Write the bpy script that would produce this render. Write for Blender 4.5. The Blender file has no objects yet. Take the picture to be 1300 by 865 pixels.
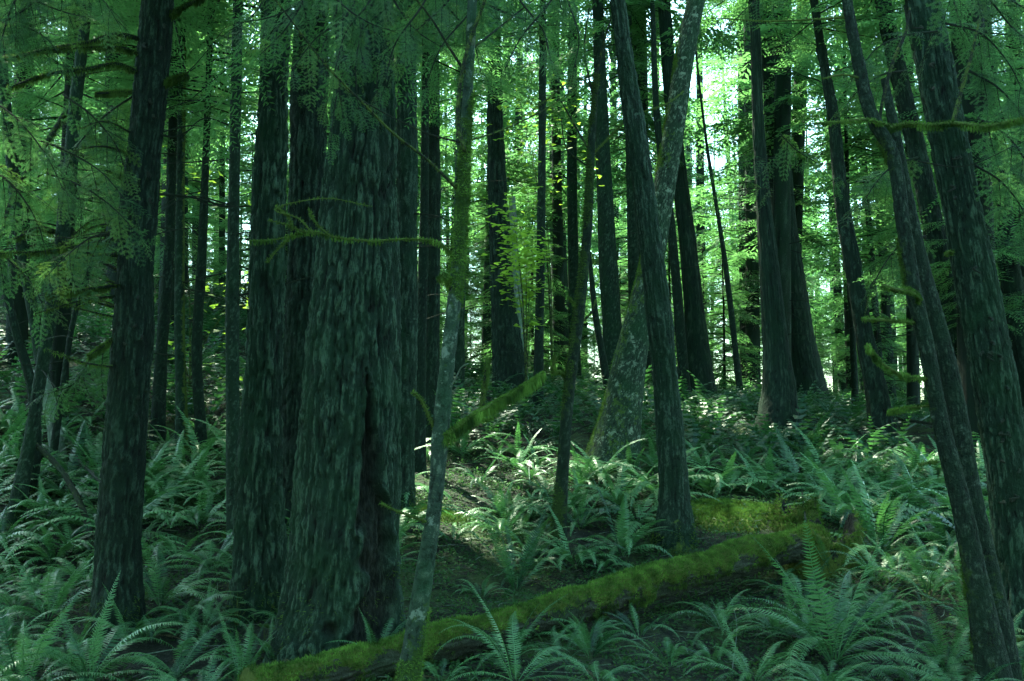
import bpy, math, random
import numpy as np
from mathutils import Vector, Matrix

random.seed(7)
rng = np.random.default_rng(11)
SC = bpy.context.scene
COL = SC.collection
PI = math.pi

# ------------------------------------------------------------------ camera
PITCH = math.radians(5.0)
EYE = 1.6
FPX = 1300.0                       # focal length in pixels of the 1300 px wide photograph
cam_d = bpy.data.cameras.new('camera'); cam_d.lens = 36.0; cam_d.sensor_width = 36.0
cam_d.clip_start = 0.05; cam_d.clip_end = 3000
cam = bpy.data.objects.new('camera', cam_d); COL.objects.link(cam)
cam.location = (0, 0, EYE); cam.rotation_euler = (PI / 2 + PITCH, 0, 0)
SC.camera = cam

# ------------------------------------------------------------------ world, sun, exposure
SUN_EL, SUN_AZ = math.radians(60), math.radians(-32)      # azimuth from +Y (away from camera), negative = to the left
w = bpy.data.worlds.new('World'); SC.world = w; w.use_nodes = True
nt = w.node_tree; bg = nt.nodes['Background']
sky = nt.nodes.new('ShaderNodeTexSky'); sky.sky_type = 'NISHITA'; sky.sun_disc = False
sky.sun_elevation = SUN_EL; sky.sun_rotation = SUN_AZ
tint = nt.nodes.new('ShaderNodeMix'); tint.data_type = 'RGBA'; tint.blend_type = 'MULTIPLY'; tint.inputs[0].default_value = 1
tint.inputs[7].default_value = (.79, 1.0, .79, 1)          # the photograph's green white balance
nt.links.new(sky.outputs[0], tint.inputs[6]); nt.links.new(tint.outputs[2], bg.inputs[0]); bg.inputs[1].default_value = 0.15
sd = bpy.data.lights.new('sun', 'SUN'); sd.energy = 2.8; sd.angle = math.radians(0.55); sd.color = (.92, 1.0, .74)
sun = bpy.data.objects.new('sun', sd); COL.objects.link(sun)
sdir = Vector((math.sin(SUN_AZ) * math.cos(SUN_EL), math.cos(SUN_AZ) * math.cos(SUN_EL), math.sin(SUN_EL)))
sun.rotation_euler = sdir.to_track_quat('Z', 'Y').to_euler(); sun.location = (0, 0, 60)
SC.view_settings.view_transform = 'Standard'; SC.view_settings.look = 'None'
SC.view_settings.exposure = 3.3; SC.view_settings.gamma = 1.0
SC.cycles.use_denoising = True
SC.cycles.max_bounces = 6; SC.cycles.diffuse_bounces = 3; SC.cycles.glossy_bounces = 2
SC.cycles.transmission_bounces = 4; SC.cycles.transparent_max_bounces = 4
SC.cycles.caustics_reflective = False; SC.cycles.caustics_refractive = False
SC.cycles.sample_clamp_indirect = 4.0

# ------------------------------------------------------------------ helpers
def hash3(ix, iy, iz, seed):
    h = (ix.astype(np.int64) * 374761393 + iy.astype(np.int64) * 668265263 + iz.astype(np.int64) * 2147483647 // 7 * 13 + seed * 974634777) & 0xffffffff
    h = ((h ^ (h >> 13)) * 1274126177) & 0xffffffff
    h = ((h ^ (h >> 16)) * 2246822519) & 0xffffffff
    h = h ^ (h >> 15)
    return (h & 0xffffff) / float(0xffffff) * 2 - 1
def noise(x, y, z, seed=0):
    x, y, z = np.broadcast_arrays(np.asarray(x, float), np.asarray(y, float), np.asarray(z, float))
    ix, iy, iz = np.floor(x), np.floor(y), np.floor(z)
    fx, fy, fz = x - ix, y - iy, z - iz
    u, v, t = fx*fx*(3-2*fx), fy*fy*(3-2*fy), fz*fz*(3-2*fz)
    def H(a, b, c): return hash3(ix + a, iy + b, iz + c, seed)
    x00 = H(0,0,0)*(1-u)+H(1,0,0)*u; x10 = H(0,1,0)*(1-u)+H(1,1,0)*u
    x01 = H(0,0,1)*(1-u)+H(1,0,1)*u; x11 = H(0,1,1)*(1-u)+H(1,1,1)*u
    return (x00*(1-v)+x10*v)*(1-t) + (x01*(1-v)+x11*v)*t
def fbm(x, y, z, o=3, seed=0):
    a, s = 1.0, 0.0
    for i in range(o):
        s = s + a*noise(x*2**i, y*2**i, z*2**i, seed+i); a *= .5
    return s
def sstep(a, b, x):
    t = np.clip((np.asarray(x, float)-a)/(b-a), 0, 1); return t*t*(3-2*t)

HY = [-60, 0, 7, 10, 13, 16, 20, 25, 32, 45, 80, 200, 1500]
HZ = [-.9, -.15, 0, .45, 1.06, 1.75, 2.2, 2.65, 2.95, 3.1, 3.0, 2.0, 0]
def ground_s(x, y):
    b = np.interp(y, HY, HZ); g = sstep(8, 23, y)
    xl = np.clip(-x, 0, 40); xr = np.clip(x, 0, 40)
    b = b + g*(0.17*np.minimum(xl, 16) + 0.03*xl) - g*0.07*np.minimum(xr, 20)
    b = b + sstep(20, 30, y)*sstep(4, 10, xl)*1.0
    return b
def ground(x, y):
    x = np.asarray(x, float); y = np.asarray(y, float)
    return ground_s(x, y) + 0.10*fbm(x*.45, y*.45, 0, 2, 5) + 0.035*noise(x*1.9, y*1.9, 3, 8)

def ray(px, py):
    u = (px-650)/FPX; v = (432.5-py)/FPX
    return Vector((u, math.cos(PITCH)-v*math.sin(PITCH), math.sin(PITCH)+v*math.cos(PITCH)))
def at(px, py, Y):                          # point seen at that place of the photograph, Y metres in front
    d = ray(px, py); return Vector((0, 0, EYE)) + d*(Y/d.y)
def on_ground(px, py):
    d = ray(px, py); t = 3.0
    for _ in range(3000):
        p = Vector((0, 0, EYE)) + d*t
        if p.z < float(ground(p.x, p.y)): break
        t += 0.02
        if t > 60: break
    return p

def to_px(p):
    q = Vector(p)-Vector((0, 0, EYE)); f = Vector((0, math.cos(PITCH), math.sin(PITCH))); u = Vector((0, -math.sin(PITCH), math.cos(PITCH)))
    z = q.dot(f); return 650+FPX*q.x/z, 432.5-FPX*q.dot(u)/z, z

def mesh_np(name, v, quads=None, tris=None, mats=(), mat_idx=None, smooth=False, attrs=None):
    me = bpy.data.meshes.new(name)
    v = np.asarray(v, np.float32)
    nq = 0 if quads is None else len(quads); ntr = 0 if tris is None else len(tris)
    me.vertices.add(len(v)); me.vertices.foreach_set('co', v.ravel())
    loops = []
    if nq: loops.append(np.asarray(quads, np.int32).ravel())
    if ntr: loops.append(np.asarray(tris, np.int32).ravel())
    lp = np.concatenate(loops)
    me.loops.add(len(lp)); me.loops.foreach_set('vertex_index', lp)
    me.polygons.add(nq+ntr)
    st = np.concatenate([np.arange(nq)*4, nq*4+np.arange(ntr)*3]).astype(np.int32)
    me.polygons.foreach_set('loop_start', st)
    for m in mats: me.materials.append(m)
    if mat_idx is not None: me.polygons.foreach_set('material_index', np.asarray(mat_idx, np.int32))
    me.update(calc_edges=True)
    me.polygons.foreach_set('use_smooth', np.full(nq+ntr, bool(smooth)))
    if attrs:
        for k, a in attrs.items():
            at_ = me.attributes.new(k, 'FLOAT', 'POINT'); at_.data.foreach_set('value', np.asarray(a, np.float32))
    return me
def ob(name, me, parent=None, loc=(0, 0, 0), rot=(0, 0, 0), scale=(1, 1, 1)):
    o = bpy.data.objects.new(name, me); COL.objects.link(o)
    o.location = loc; o.rotation_euler = rot; o.scale = scale
    if parent is not None: o.parent = parent
    return o
def tag(o, label=None, cat=None, group=None, kind=None):
    if label: o['label'] = label
    if cat: o['category'] = cat
    if group: o['group'] = group
    if kind: o['kind'] = kind
    return o

# ------------------------------------------------------------------ materials
class NT:
    def __init__(s, name):
        s.m = bpy.data.materials.new(name); s.m.use_nodes = True
        s.t = s.m.node_tree; s.n = s.t.nodes; s.b = s.n['Principled BSDF']
    def new(s, ty, **kw):
        n = s.n.new(ty)
        for k, v in kw.items(): setattr(n, k, v)
        return n
    def link(s, a, b): s.t.links.new(a, b)
    def coord(s, sc=(1, 1, 1)):
        tc = s.new('ShaderNodeTexCoord'); mp = s.new('ShaderNodeMapping'); mp.inputs['Scale'].default_value = sc
        s.link(tc.outputs['Object'], mp.inputs[0]); return mp.outputs[0]
    def noise(s, co, scale, detail=4, rough=.55):
        n = s.new('ShaderNodeTexNoise'); n.inputs['Scale'].default_value = scale
        n.inputs['Detail'].default_value = detail; n.inputs['Roughness'].default_value = rough
        s.link(co, n.inputs['Vector']); return n.outputs[0]
    def ramp(s, fac, stops):
        r = s.new('ShaderNodeValToRGB'); e = r.color_ramp.elements
        while len(e) < len(stops): e.new(.5)
        for i, (p, c) in enumerate(stops):
            e[i].position = p; e[i].color = (c[0], c[1], c[2], 1) if not isinstance(c, (int, float)) else (c, c, c, 1)
        s.link(fac, r.inputs[0]); return r.outputs[0]
    def mix(s, fac, a, b):
        m = s.new('ShaderNodeMix', data_type='RGBA')
        if isinstance(fac, (int, float)): m.inputs[0].default_value = fac
        else: s.link(fac, m.inputs[0])
        for i, v in ((6, a), (7, b)):
            if isinstance(v, tuple): m.inputs[i].default_value = (*v, 1)
            else: s.link(v, m.inputs[i])
        return m.outputs[2]
    def math(s, op, a, b=0.0):
        m = s.new('ShaderNodeMath', operation=op)
        for i, v in ((0, a), (1, b)):
            if isinstance(v, (int, float)): m.inputs[i].default_value = v
            else: s.link(v, m.inputs[i])
        return m.outputs[0]
    def attr(s, name):
        a = s.new('ShaderNodeAttribute'); a.attribute_name = name; return a.outputs['Fac']
    def bump(s, h, strength, dist):
        b = s.new('ShaderNodeBump'); b.inputs['Strength'].default_value = strength; b.inputs['Distance'].default_value = dist
        s.link(h, b.inputs['Height']); s.link(b.outputs[0], s.b.inputs['Normal'])

def bark(name, deep, mid, high, moss_col=(0.10, 0.16, 0.03), lichen=None, lichen_amt=.0, rough=.9, zs=.25, spec=.25):
    m = NT(name)
    co = m.coord((1, 1, zs)); cu = m.coord()
    n1 = m.noise(co, 46, 6, .7); n2 = m.noise(cu, 3.2, 4); n3 = m.noise(co, 110, 3, .7)
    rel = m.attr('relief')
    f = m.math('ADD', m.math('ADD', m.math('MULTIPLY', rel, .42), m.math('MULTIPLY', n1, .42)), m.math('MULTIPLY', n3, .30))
    c = m.ramp(f, [(.46, deep), (.57, mid), (.67, mid), (.79, high)])  # furrow shade painted into the colour, on top of the bark's own darker fissures
    alg = m.ramp(n2, [(.42, 0.0), (.68, .65)])
    c = m.mix(alg, c, tuple(x*y for x, y in zip(mid, (.62, 1.35, .72))))
    if lichen:
        l = m.noise(cu, 9, 6, .7); c = m.mix(m.ramp(l, [(.60-lichen_amt, 0.0), (.66-lichen_amt, .85)]), c, lichen)
    mo = m.attr('moss'); mn = m.noise(cu, 16, 5, .7)
    mf = m.ramp(m.math('ADD', mo, m.math('MULTIPLY', m.math('SUBTRACT', mn, .5), 1.6)), [(.42, 0.0), (.60, 1.0)])
    mc = m.mix(m.noise(cu, 60, 2), tuple(x*.45 for x in moss_col), moss_col)
    c = m.mix(mf, c, mc)
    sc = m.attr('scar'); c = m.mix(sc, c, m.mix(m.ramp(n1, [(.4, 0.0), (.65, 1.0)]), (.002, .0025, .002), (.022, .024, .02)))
    m.link(c, m.b.inputs['Base Color']); m.b.inputs['Roughness'].default_value = rough
    m.b.inputs['Specular IOR Level'].default_value = spec
    m.bump(m.math('ADD', n1, m.math('MULTIPLY', n3, .7)), 1.0, .03)
    return m.m
M = {}
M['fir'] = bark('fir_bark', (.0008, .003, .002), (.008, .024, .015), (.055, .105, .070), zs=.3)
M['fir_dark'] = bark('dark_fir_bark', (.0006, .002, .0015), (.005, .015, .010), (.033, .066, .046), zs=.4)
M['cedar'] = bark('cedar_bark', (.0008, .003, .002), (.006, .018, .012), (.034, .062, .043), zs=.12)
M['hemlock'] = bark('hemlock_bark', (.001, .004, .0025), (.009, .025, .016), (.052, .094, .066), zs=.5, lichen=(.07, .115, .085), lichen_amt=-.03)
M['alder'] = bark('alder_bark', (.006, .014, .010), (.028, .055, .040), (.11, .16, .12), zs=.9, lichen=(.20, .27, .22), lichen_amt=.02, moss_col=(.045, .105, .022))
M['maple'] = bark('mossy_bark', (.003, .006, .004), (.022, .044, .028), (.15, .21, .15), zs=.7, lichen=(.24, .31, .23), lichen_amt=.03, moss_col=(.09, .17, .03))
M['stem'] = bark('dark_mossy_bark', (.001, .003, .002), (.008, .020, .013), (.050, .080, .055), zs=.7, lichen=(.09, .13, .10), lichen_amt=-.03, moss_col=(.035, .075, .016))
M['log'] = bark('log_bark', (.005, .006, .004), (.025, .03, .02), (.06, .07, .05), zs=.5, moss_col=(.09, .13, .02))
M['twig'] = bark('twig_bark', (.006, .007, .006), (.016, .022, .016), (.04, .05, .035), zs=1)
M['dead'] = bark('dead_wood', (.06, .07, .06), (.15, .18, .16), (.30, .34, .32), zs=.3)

def leaf(name, c1, c2, trans, tcol, rough=.5, spec=.4, objvar=.35, scale=1.3):
    m = NT(name)
    oi = m.new('ShaderNodeObjectInfo'); cu = m.coord()
    n = m.noise(cu, scale, 3)
    f = m.math('ADD', m.math('MULTIPLY', oi.outputs['Random'], objvar), m.math('MULTIPLY', n, 1.0-objvar*.5))
    c = m.ramp(f, [(.38, c1), (.72, c2)])
    m.link(c, m.b.inputs['Base Color']); m.b.inputs['Roughness'].default_value = rough
    m.b.inputs['Specular IOR Level'].default_value = spec
    tr = m.new('ShaderNodeBsdfTranslucent')
    tc = m.mix(f, tuple(x*.7 for x in tcol), tcol); m.link(tc, tr.inputs[0])
    mx = m.new('ShaderNodeMixShader'); mx.inputs[0].default_value = trans
    out = m.n['Material Output']
    m.link(m.b.outputs[0], mx.inputs[1]); m.link(tr.outputs[0], mx.inputs[2]); m.link(mx.outputs[0], out.inputs[0])
    return m.m
M['needle'] = leaf('hemlock_needles', (.016, .060, .032), (.064, .150, .064), .5, (.16, .39, .11), spec=.2)
M['needle_tip'] = leaf('young_hemlock_needles', (.05, .13, .055), (.10, .21, .07), .5, (.22, .42, .08))
M['fern'] = leaf('sword_fern_frond', (.004, .040, .020), (.070, .180, .074), .28, (.09, .28, .07), rough=.40, spec=.42, objvar=.8, scale=1.6)
M['dead_fern'] = leaf('withered_fern_frond', (.03, .028, .016), (.10, .085, .045), .2, (.10, .08, .04), rough=.7, spec=.2)
M['maple_leaf'] = leaf('vine_maple_leaf', (.08, .19, .03), (.15, .27, .04), .6, (.34, .55, .06), scale=4)
M['cover'] = leaf('ground_leaf', (.008, .035, .014), (.050, .115, .042), .3, (.08, .20, .05), scale=3, spec=.1)
M['litter'] = leaf('dead_leaf', (.010, .013, .009), (.045, .05, .035), .1, (.06, .055, .03), rough=.7, scale=6)
M['moss'] = leaf('moss_tuft', (.012, .036, .008), (.15, .29, .05), .25, (.15, .29, .05), rough=.85, spec=.1, objvar=.0, scale=9)
M['hang_moss'] = leaf('hanging_moss', (.018, .038, .012), (.09, .17, .035), .35, (.13, .23, .04), rough=.85, spec=.1, objvar=.0, scale=9)

def soil():
    m = NT('forest_soil'); cu = m.coord()
    a = m.noise(cu, 1.1, 5); b = m.noise(cu, 14, 6, .65); c = m.noise(cu, 60, 4, .7)
    col = m.ramp(b, [(.35, (.004, .006, .004)), (.55, (.016, .020, .014)), (.75, (.045, .050, .036))])
    g = m.ramp(m.math('ADD', m.math('MULTIPLY', a, .7), m.math('MULTIPLY', b, .35)), [(.52, 0.0), (.62, 1.0)])
    col = m.mix(g, col, m.mix(c, (.02, .04, .012), (.05, .085, .025)))
    m.link(col, m.b.inputs['Base Color']); m.b.inputs['Roughness'].default_value = .85
    m.b.inputs['Specular IOR Level'].default_value = .25
    m.bump(m.math('ADD', b, m.math('MULTIPLY', c, .5)), 1.0, .05)
    return m.m
M['soil'] = soil()

# ------------------------------------------------------------------ ground
def axis(segs):
    out = [segs[0][0]]
    for a, b, st in segs:
        n = max(1, int(round((b-a)/st))); out += list(np.linspace(a, b, n+1)[1:])
    return np.array(out)
xs = axis([(-1500, -200, 130), (-200, -40, 8), (-40, -12, 1), (-12, 12, .15), (12, 40, 1), (40, 200, 8), (200, 1500, 130)])
ys = axis([(-300, -20, 35), (-20, 4, 1), (4, 22, .14), (22, 60, .6), (60, 200, 8), (200, 1500, 130)])
X, Y = np.meshgrid(xs, ys)
Z = ground(X, Y)
near = sstep(26, 18, Y)
Z = Z + near*(0.03*fbm(X*5, Y*5, 1, 3, 21))
v = np.stack([X, Y, Z], -1).reshape(-1, 3); nx_, ny_ = len(xs), len(ys)
idx = np.arange(nx_*ny_).reshape(ny_, nx_)
q = np.stack([idx[:-1, :-1], idx[:-1, 1:], idx[1:, 1:], idx[1:, :-1]], -1).reshape(-1, 4)
tag(ob('ground', mesh_np('ground', v, q, mats=[M['soil']], smooth=True)), 'dark forest floor of soil and needles rising behind the trees', kind='structure')

# ------------------------------------------------------------------ tubes, trunks
def smooth_path(pts, rad, n):
    P = np.array([list(p) for p in pts], float); R = np.array(rad, float)
    d = np.r_[0, np.cumsum(np.linalg.norm(np.diff(P, axis=0), axis=1))]
    T = np.linspace(0, d[-1], n)
    def herm(y):
        m = np.gradient(y, d, axis=0)
        k = np.clip(np.searchsorted(d, T, side='right')-1, 0, len(d)-2)
        h = (d[k+1]-d[k]); t = (T-d[k])/h
        if y.ndim > 1: t = t[:, None]; h = h[:, None]
        return (2*t**3-3*t**2+1)*y[k]+(t**3-2*t**2+t)*h*m[k]+(-2*t**3+3*t**2)*y[k+1]+(t**3-t**2)*h*m[k+1]
    return herm(P), np.maximum(herm(R), R.min()*.5), T
def frames(P):
    t = np.gradient(P, axis=0); t /= np.linalg.norm(t, axis=1)[:, None]+1e-9
    a = np.array([1., 0, 0]) if abs(t[0][0]) < .8 else np.array([0, 1., 0])
    N = np.zeros_like(P); B = np.zeros_like(P)
    n = a - t[0]*a.dot(t[0]); n /= np.linalg.norm(n)
    for i in range(len(P)):
        n = n - t[i]*n.dot(t[i]); n /= np.linalg.norm(n)+1e-9
        N[i] = n; B[i] = np.cross(t[i], n)
    return t, N, B
def tube_np(pts, rad, rings, sides, wob=0.0, seed=0, close=True):
    P, R, T = smooth_path(pts, rad, rings); t, N, B = frames(P)
    th = np.arange(sides)/sides*2*PI
    rr = R[:, None]*np.ones(sides)[None]
    if wob: rr = rr*(1+wob*noise(np.cos(th)[None]*1.3, np.sin(th)[None]*1.3, T[:, None]*7, seed))
    v = P[:, None]+rr[..., None]*(np.cos(th)[None, :, None]*N[:, None]+np.sin(th)[None, :, None]*B[:, None])
    v = v.reshape(-1, 3); i = np.arange(rings*sides).reshape(rings, sides); j = np.roll(i, -1, axis=1)
    q = np.stack([i[:-1], j[:-1], j[1:], i[1:]], -1).reshape(-1, 4)
    tr = []
    if close:
        for row, flip in ((i[0], True), (i[-1], False)):
            c = len(v); v = np.vstack([v, [P[0] if flip else P[-1]]])
            for k in range(sides):
                a, b = row[k], row[(k+1) % sides]; tr.append((b, a, c) if flip else (a, b, c))
    return v, q, np.array(tr).reshape(-1, 3)
def merge(parts):
    vs, qs, ts, o = [], [], [], 0
    for v, q, t in parts:
        vs.append(v)
        if q is not None and len(q): qs.append(np.asarray(q)+o)
        if t is not None and len(t): ts.append(np.asarray(t)+o)
        o += len(v)
    return np.vstack(vs), (np.vstack(qs) if qs else None), (np.vstack(ts) if ts else None)

def trunk_mesh(pts, rad, sides, rings, kind, seed, flare=.0, mossf=None, scar=None, bz=0.0, ground_len=1.0, side_bias=None):
    """pts world, first = base; returns verts, quads, attrs. Rings dense for the part in view (seg_dense)."""
    P0 = np.array([list(p) for p in pts], float)
    P, R, T = smooth_path(pts, rad, rings)
    t, N, B = frames(P)
    th = np.arange(sides)/sides*2*PI
    C, S = np.cos(th)[None], np.sin(th)[None]
    Rm = R[:, None]
    fl = 1+flare*np.exp(-T/.32)[:, None]*(1+.55*noise(C*1.7+3, S*1.7, seed*3.1+T[:, None]*.3, seed+50))
    Rm = Rm*fl*(1+.035*noise(C*1.2, S*1.2, T[:, None]*1.1, seed+9))
    cx, cy, cz = C*Rm, S*Rm, T[:, None]
    if kind == 'furrow':            # deep plated fir bark
        A, fq, vq, th_ = .046, 24., 3.0, .28
    elif kind == 'plate':
        A, fq, vq, th_ = .026, 31., 4.2, .30
    elif kind == 'strip':           # stringy cedar bark
        A, fq, vq, th_ = .020, 22., 1.1, .42
    elif kind == 'scaly':
        A, fq, vq, th_ = .008, 36., 16., .42
    else:
        A, fq, vq, th_ = .004, 16., 16., .5
    wx = .5*noise(cx*6, cy*6, cz*3, seed+31)+.3*noise(cx*15, cy*15, cz*9, seed+32)
    wy = .5*noise(cx*6, cy*6, cz*3, seed+41)+.3*noise(cx*15, cy*15, cz*9, seed+42)
    n1 = np.abs(noise(cx*fq+wx, cy*fq+wy, cz*vq+wx, seed))
    n2 = np.abs(noise(cx*fq*1.8+wy, cy*fq*1.8+wx, cz*vq*1.3+wy*1.5, seed+3))
    n3 = np.abs(noise(cx*fq*3.3-wx, cy*fq*3.3+wy, cz*vq*2.6+wx*2, seed+5))
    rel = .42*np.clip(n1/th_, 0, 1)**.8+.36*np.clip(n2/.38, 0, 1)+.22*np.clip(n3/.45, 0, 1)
    fine = fbm(cx*fq*4, cy*fq*4, cz*vq*6, 2, seed+13)
    d = A*(rel-.55) + A*.22*fine + A*.5*noise(cx*4, cy*4, cz*2, seed+17)
    sc = np.zeros_like(d)
    if scar is not None: sc, dd = scar(th[None]+0*T[:, None], T[:, None]+0*th[None], cx, cy, cz); d = d*(1-.5*sc)+dd
    RR = Rm+d
    v = (P[:, None]+RR[..., None]*(C[..., None]*N[:, None]+S[..., None]*B[:, None])).reshape(-1, 3)
    nrm = (C[..., None]*N[:, None]+S[..., None]*B[:, None]).reshape(-1, 3)
    i = np.arange(rings*sides).reshape(rings, sides); j = np.roll(i, -1, axis=1)
    q = np.stack([i[:-1], j[:-1], j[1:], i[1:]], -1).reshape(-1, 4)
    mo = np.zeros_like(rel) if mossf is None else mossf(th[None]+0*T[:, None], T[:, None]+0*th[None])+.25*fbm(cx*5, cy*5, cz*3, 2, seed+70)
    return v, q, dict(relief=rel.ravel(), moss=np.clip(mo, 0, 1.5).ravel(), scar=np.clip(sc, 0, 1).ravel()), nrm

# ------------------------------------------------------------------ foliage templates (numpy)
def twig_cards(start, d, side, L, n, w, l, droop, r, up=(0, 0, 1)):
    """leaf quads (diamonds) along a twig, both sides"""
    start = np.array(start); d = np.array(d, float); side = np.array(side, float); up = np.array(up, float)
    t = (np.arange(n)+.5)/n
    c = start+np.outer(t*L, d)-np.outer((t**2)*droop*L, up)
    out = []
    for s in (-1, 1):
        dirv = d*.62+s*side*.78+r.normal(0, .16, (n, 3)); dirv[:, 2] -= .18
        dirv /= np.linalg.norm(dirv, axis=1)[:, None]
        ll = (l*(1.05-.55*t)*r.uniform(.75, 1.2, n))[:, None]
        wv = np.cross(dirv, up+r.normal(0, .14, (n, 3))); wv /= np.linalg.norm(wv, axis=1)[:, None]
        wv = wv*(w*r.uniform(.8, 1.2, n))[:, None]
        a = c; b = c+dirv*ll*.45+wv; e = c+dirv*ll; f = c+dirv*ll*.45-wv
        out.append(np.stack([a, b, e, f], 1))
    return np.concatenate(out).reshape(-1, 3)
def spray_far(seed, pairs=9, cards=5, w=.019, l=.115):
    r = np.random.default_rng(seed); V = []
    bend = r.uniform(-.12, .12); dr = r.uniform(.12, .32)
    def axis_p(t): return np.array([bend*t*t, t, -dr*t*t])
    for k in range(pairs):
        t = (k+.6)/(pairs+.4)
        for s in (-1, 1):
            L = .42*(1-t)**.8*r.uniform(.7, 1.15)+.06
            if r.random() < .08: continue
            ang = math.radians(r.uniform(42, 66)); d = np.array([s*math.sin(ang), math.cos(ang), r.uniform(-.22, .06)])
            side = np.array([math.cos(ang), -s*math.sin(ang), 0])
            V.append(twig_cards(axis_p(t), d/np.linalg.norm(d), side, L, max(2, int(round(cards*L/.26))), w, l, .35, r))
    V.append(twig_cards(axis_p(.82), np.array([2*bend, 1, -1.6*dr]), np.array([1, 0, 0]), .22, 4, w, l*.8, .1, r))
    return np.vstack(V)
def quads_of(n): return np.arange(n*4).reshape(-1, 4)
FAR = [spray_far(100+i, 10, 6, .012, .095) for i in range(5)]
FINE = [spray_far(180+i, 13, 9, .0065, .062) for i in range(4)]
FARW = [spray_far(140+i, 8, 5, .016, .12) for i in range(4)]

def rotz(a): c, s = math.cos(a), math.sin(a); return np.array([[c, -s, 0], [s, c, 0], [0, 0, 1.]])
def rotx(a): c, s = math.cos(a), math.sin(a); return np.array([[1., 0, 0], [0, c, -s], [0, s, c]])
def roty(a): c, s = math.cos(a), math.sin(a); return np.array([[c, 0, s], [0, 1., 0], [-s, 0, c]])

def crown_mesh(name, H, Rr, nb, seed, z0=0., shape='mid', tmpl=FAR, mat='needle', dead=0):
    r = np.random.default_rng(seed); V = []; W = []
    for k in range(nb):
        t = ((k+r.uniform(0, 1))/nb)**(1.6 if shape == 'mid' else 1); z = z0+t*H
        L = Rr*((1-t)**.75*.9+.12)*r.uniform(.55, 1.15) if shape == 'cone' else Rr*(.35+.65*math.sin(PI*min(1, t*.95+.12))**.6)*r.uniform(.5, 1.1)*(1 if t < .7 else (1-t)/.3*.85+.15)
        a = r.uniform(0, 2*PI); tilt = r.uniform(-.35, .25)
        Mx = rotz(a)@rotx(tilt)@roty(r.uniform(-.3, .3))
        T = tmpl[r.integers(len(tmpl))]*L*np.array([1.0, 1, 1])
        off = Mx@np.array([0, .06, 0])+np.array([0, 0, z])
        V.append(T@Mx.T+off)
        e = Mx@np.array([0, L*.9, -.15*L])
        W.append(tube_np([(0, 0, z), tuple(off+e*.5), tuple(off+e)], [.012+.012*L*.4, .009, .003], 4, 3, close=False))
        if r.random() < .6:           # a second fan beside it, so that tiers read as layers
            Mx2 = rotz(a+r.uniform(-.5, .5))@rotx(tilt-.1)@roty(r.uniform(-.4, .4))
            V.append(tmpl[r.integers(len(tmpl))]*L*.7@Mx2.T+off*np.array([1, 1, 1])+e*r.uniform(.15, .4))
    for k in range(dead):
        z = z0*r.uniform(.1, 1.0); a = r.uniform(0, 2*PI); L = r.uniform(.4, 1.3)
        e = np.array([math.cos(a)*L, math.sin(a)*L, r.uniform(-.35, .15)*L])
        W.append(tube_np([(0, 0, z), tuple(e*.5+[0, 0, z+.04]), tuple(e+[0, 0, z])], [.012, .008, .003], 4, 3, close=False))
    V = np.vstack(V); wv, wq, _ = merge(W)
    q = np.vstack([quads_of(len(V)//4), wq+len(V)])
    mi = np.r_[np.zeros(len(V)//4), np.ones(len(wq))]
    return mesh_np(name, np.vstack([V, wv]), q, mats=[M[mat], M['twig']], mat_idx=mi)
CROWN_N = [crown_mesh('crown', 13, 2.4, 62, 250+i, z0=4.5, dead=0, tmpl=FINE) for i in range(3)]
CROWN = [crown_mesh('crown', 13, 2.5, 52, 200+i, z0=4.8 if i < 3 else 3.4, dead=26, tmpl=FARW) for i in range(5)]
SAPLING = [crown_mesh('crown', 4.0, 1.35, 60, 300+i, z0=.25, shape='cone', tmpl=FAR) for i in range(3)]

# near sprays with real needles
def needle_branch(seed, L=1.0, pairs=9, needle=.042, nw=.0048, step=.0155):
    r = np.random.default_rng(seed); V = []; W = []
    bend = r.uniform(-.18, .18); dr = r.uniform(.15, .35)
    def ap(t): return np.array([bend*t*t*L, t*L, -dr*t*t*L])
    def comb(p0, d, side, l):
        n = max(3, int(l/step)); t = (np.arange(n)+.5)/n
        droop = .22*l
        c = p0+np.outer(t*l, d); c[:, 2] -= droop*t*t
        for s in (-1, 1):
            dv = d*.35+s*side*.9+r.normal(0, .14, (n, 3)); dv /= np.linalg.norm(dv, axis=1)[:, None]
            ll = (needle*np.minimum(1, 1.3-.6*t)*r.uniform(.7, 1.1, n))[:, None]
            a = c-d*nw; b = c+d*nw; e = c+dv*ll
            V.append(np.stack([a, b, e], 1).reshape(-1, 3))
        W.append(tube_np([tuple(c[0]), tuple(c[n//2]), tuple(c[-1])], [.0040, .003, .0015], 3, 3, close=False))
    for k in range(pairs):
        t = (k+.5)/pairs*.96
        for s in (-1, 1):
            if r.random() < .1: continue
            l = L*(.40*(1-t)**.75+.05)*r.uniform(.6, 1.15)
            ang = math.radians(r.uniform(45, 68)); d = np.array([s*math.sin(ang), math.cos(ang), r.uniform(-.25, .1)]); d /= np.linalg.norm(d)
            side = np.array([d[1], -d[0], 0]); side /= np.linalg.norm(side)
            p0 = ap(t); comb(p0, d, side, l)
            nsub = int(l/.085)
            for j in range(nsub):
                tt = (j+.5)/nsub; s2 = 1 if j % 2 else -1
                a2 = math.radians(r.uniform(40, 60)); d2 = d*math.cos(a2)+s2*side*math.sin(a2)+np.array([0, 0, r.uniform(-.25, .05)])
                d2 /= np.linalg.norm(d2); sd2 = np.array([d2[1], -d2[0], 0])
                pp = p0+d*tt*l; pp = pp-np.array([0, 0, .22*l*tt*tt])
                comb(pp, d2, sd2, l*.40*(1-tt)**.7+.03)
    W.append(tube_np([tuple(ap(t)) for t in (0, .33, .66, 1)], [.008*L, .006*L, .004*L, .0015], 8, 4, close=False))
    return np.vstack(V), merge(W)
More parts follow.
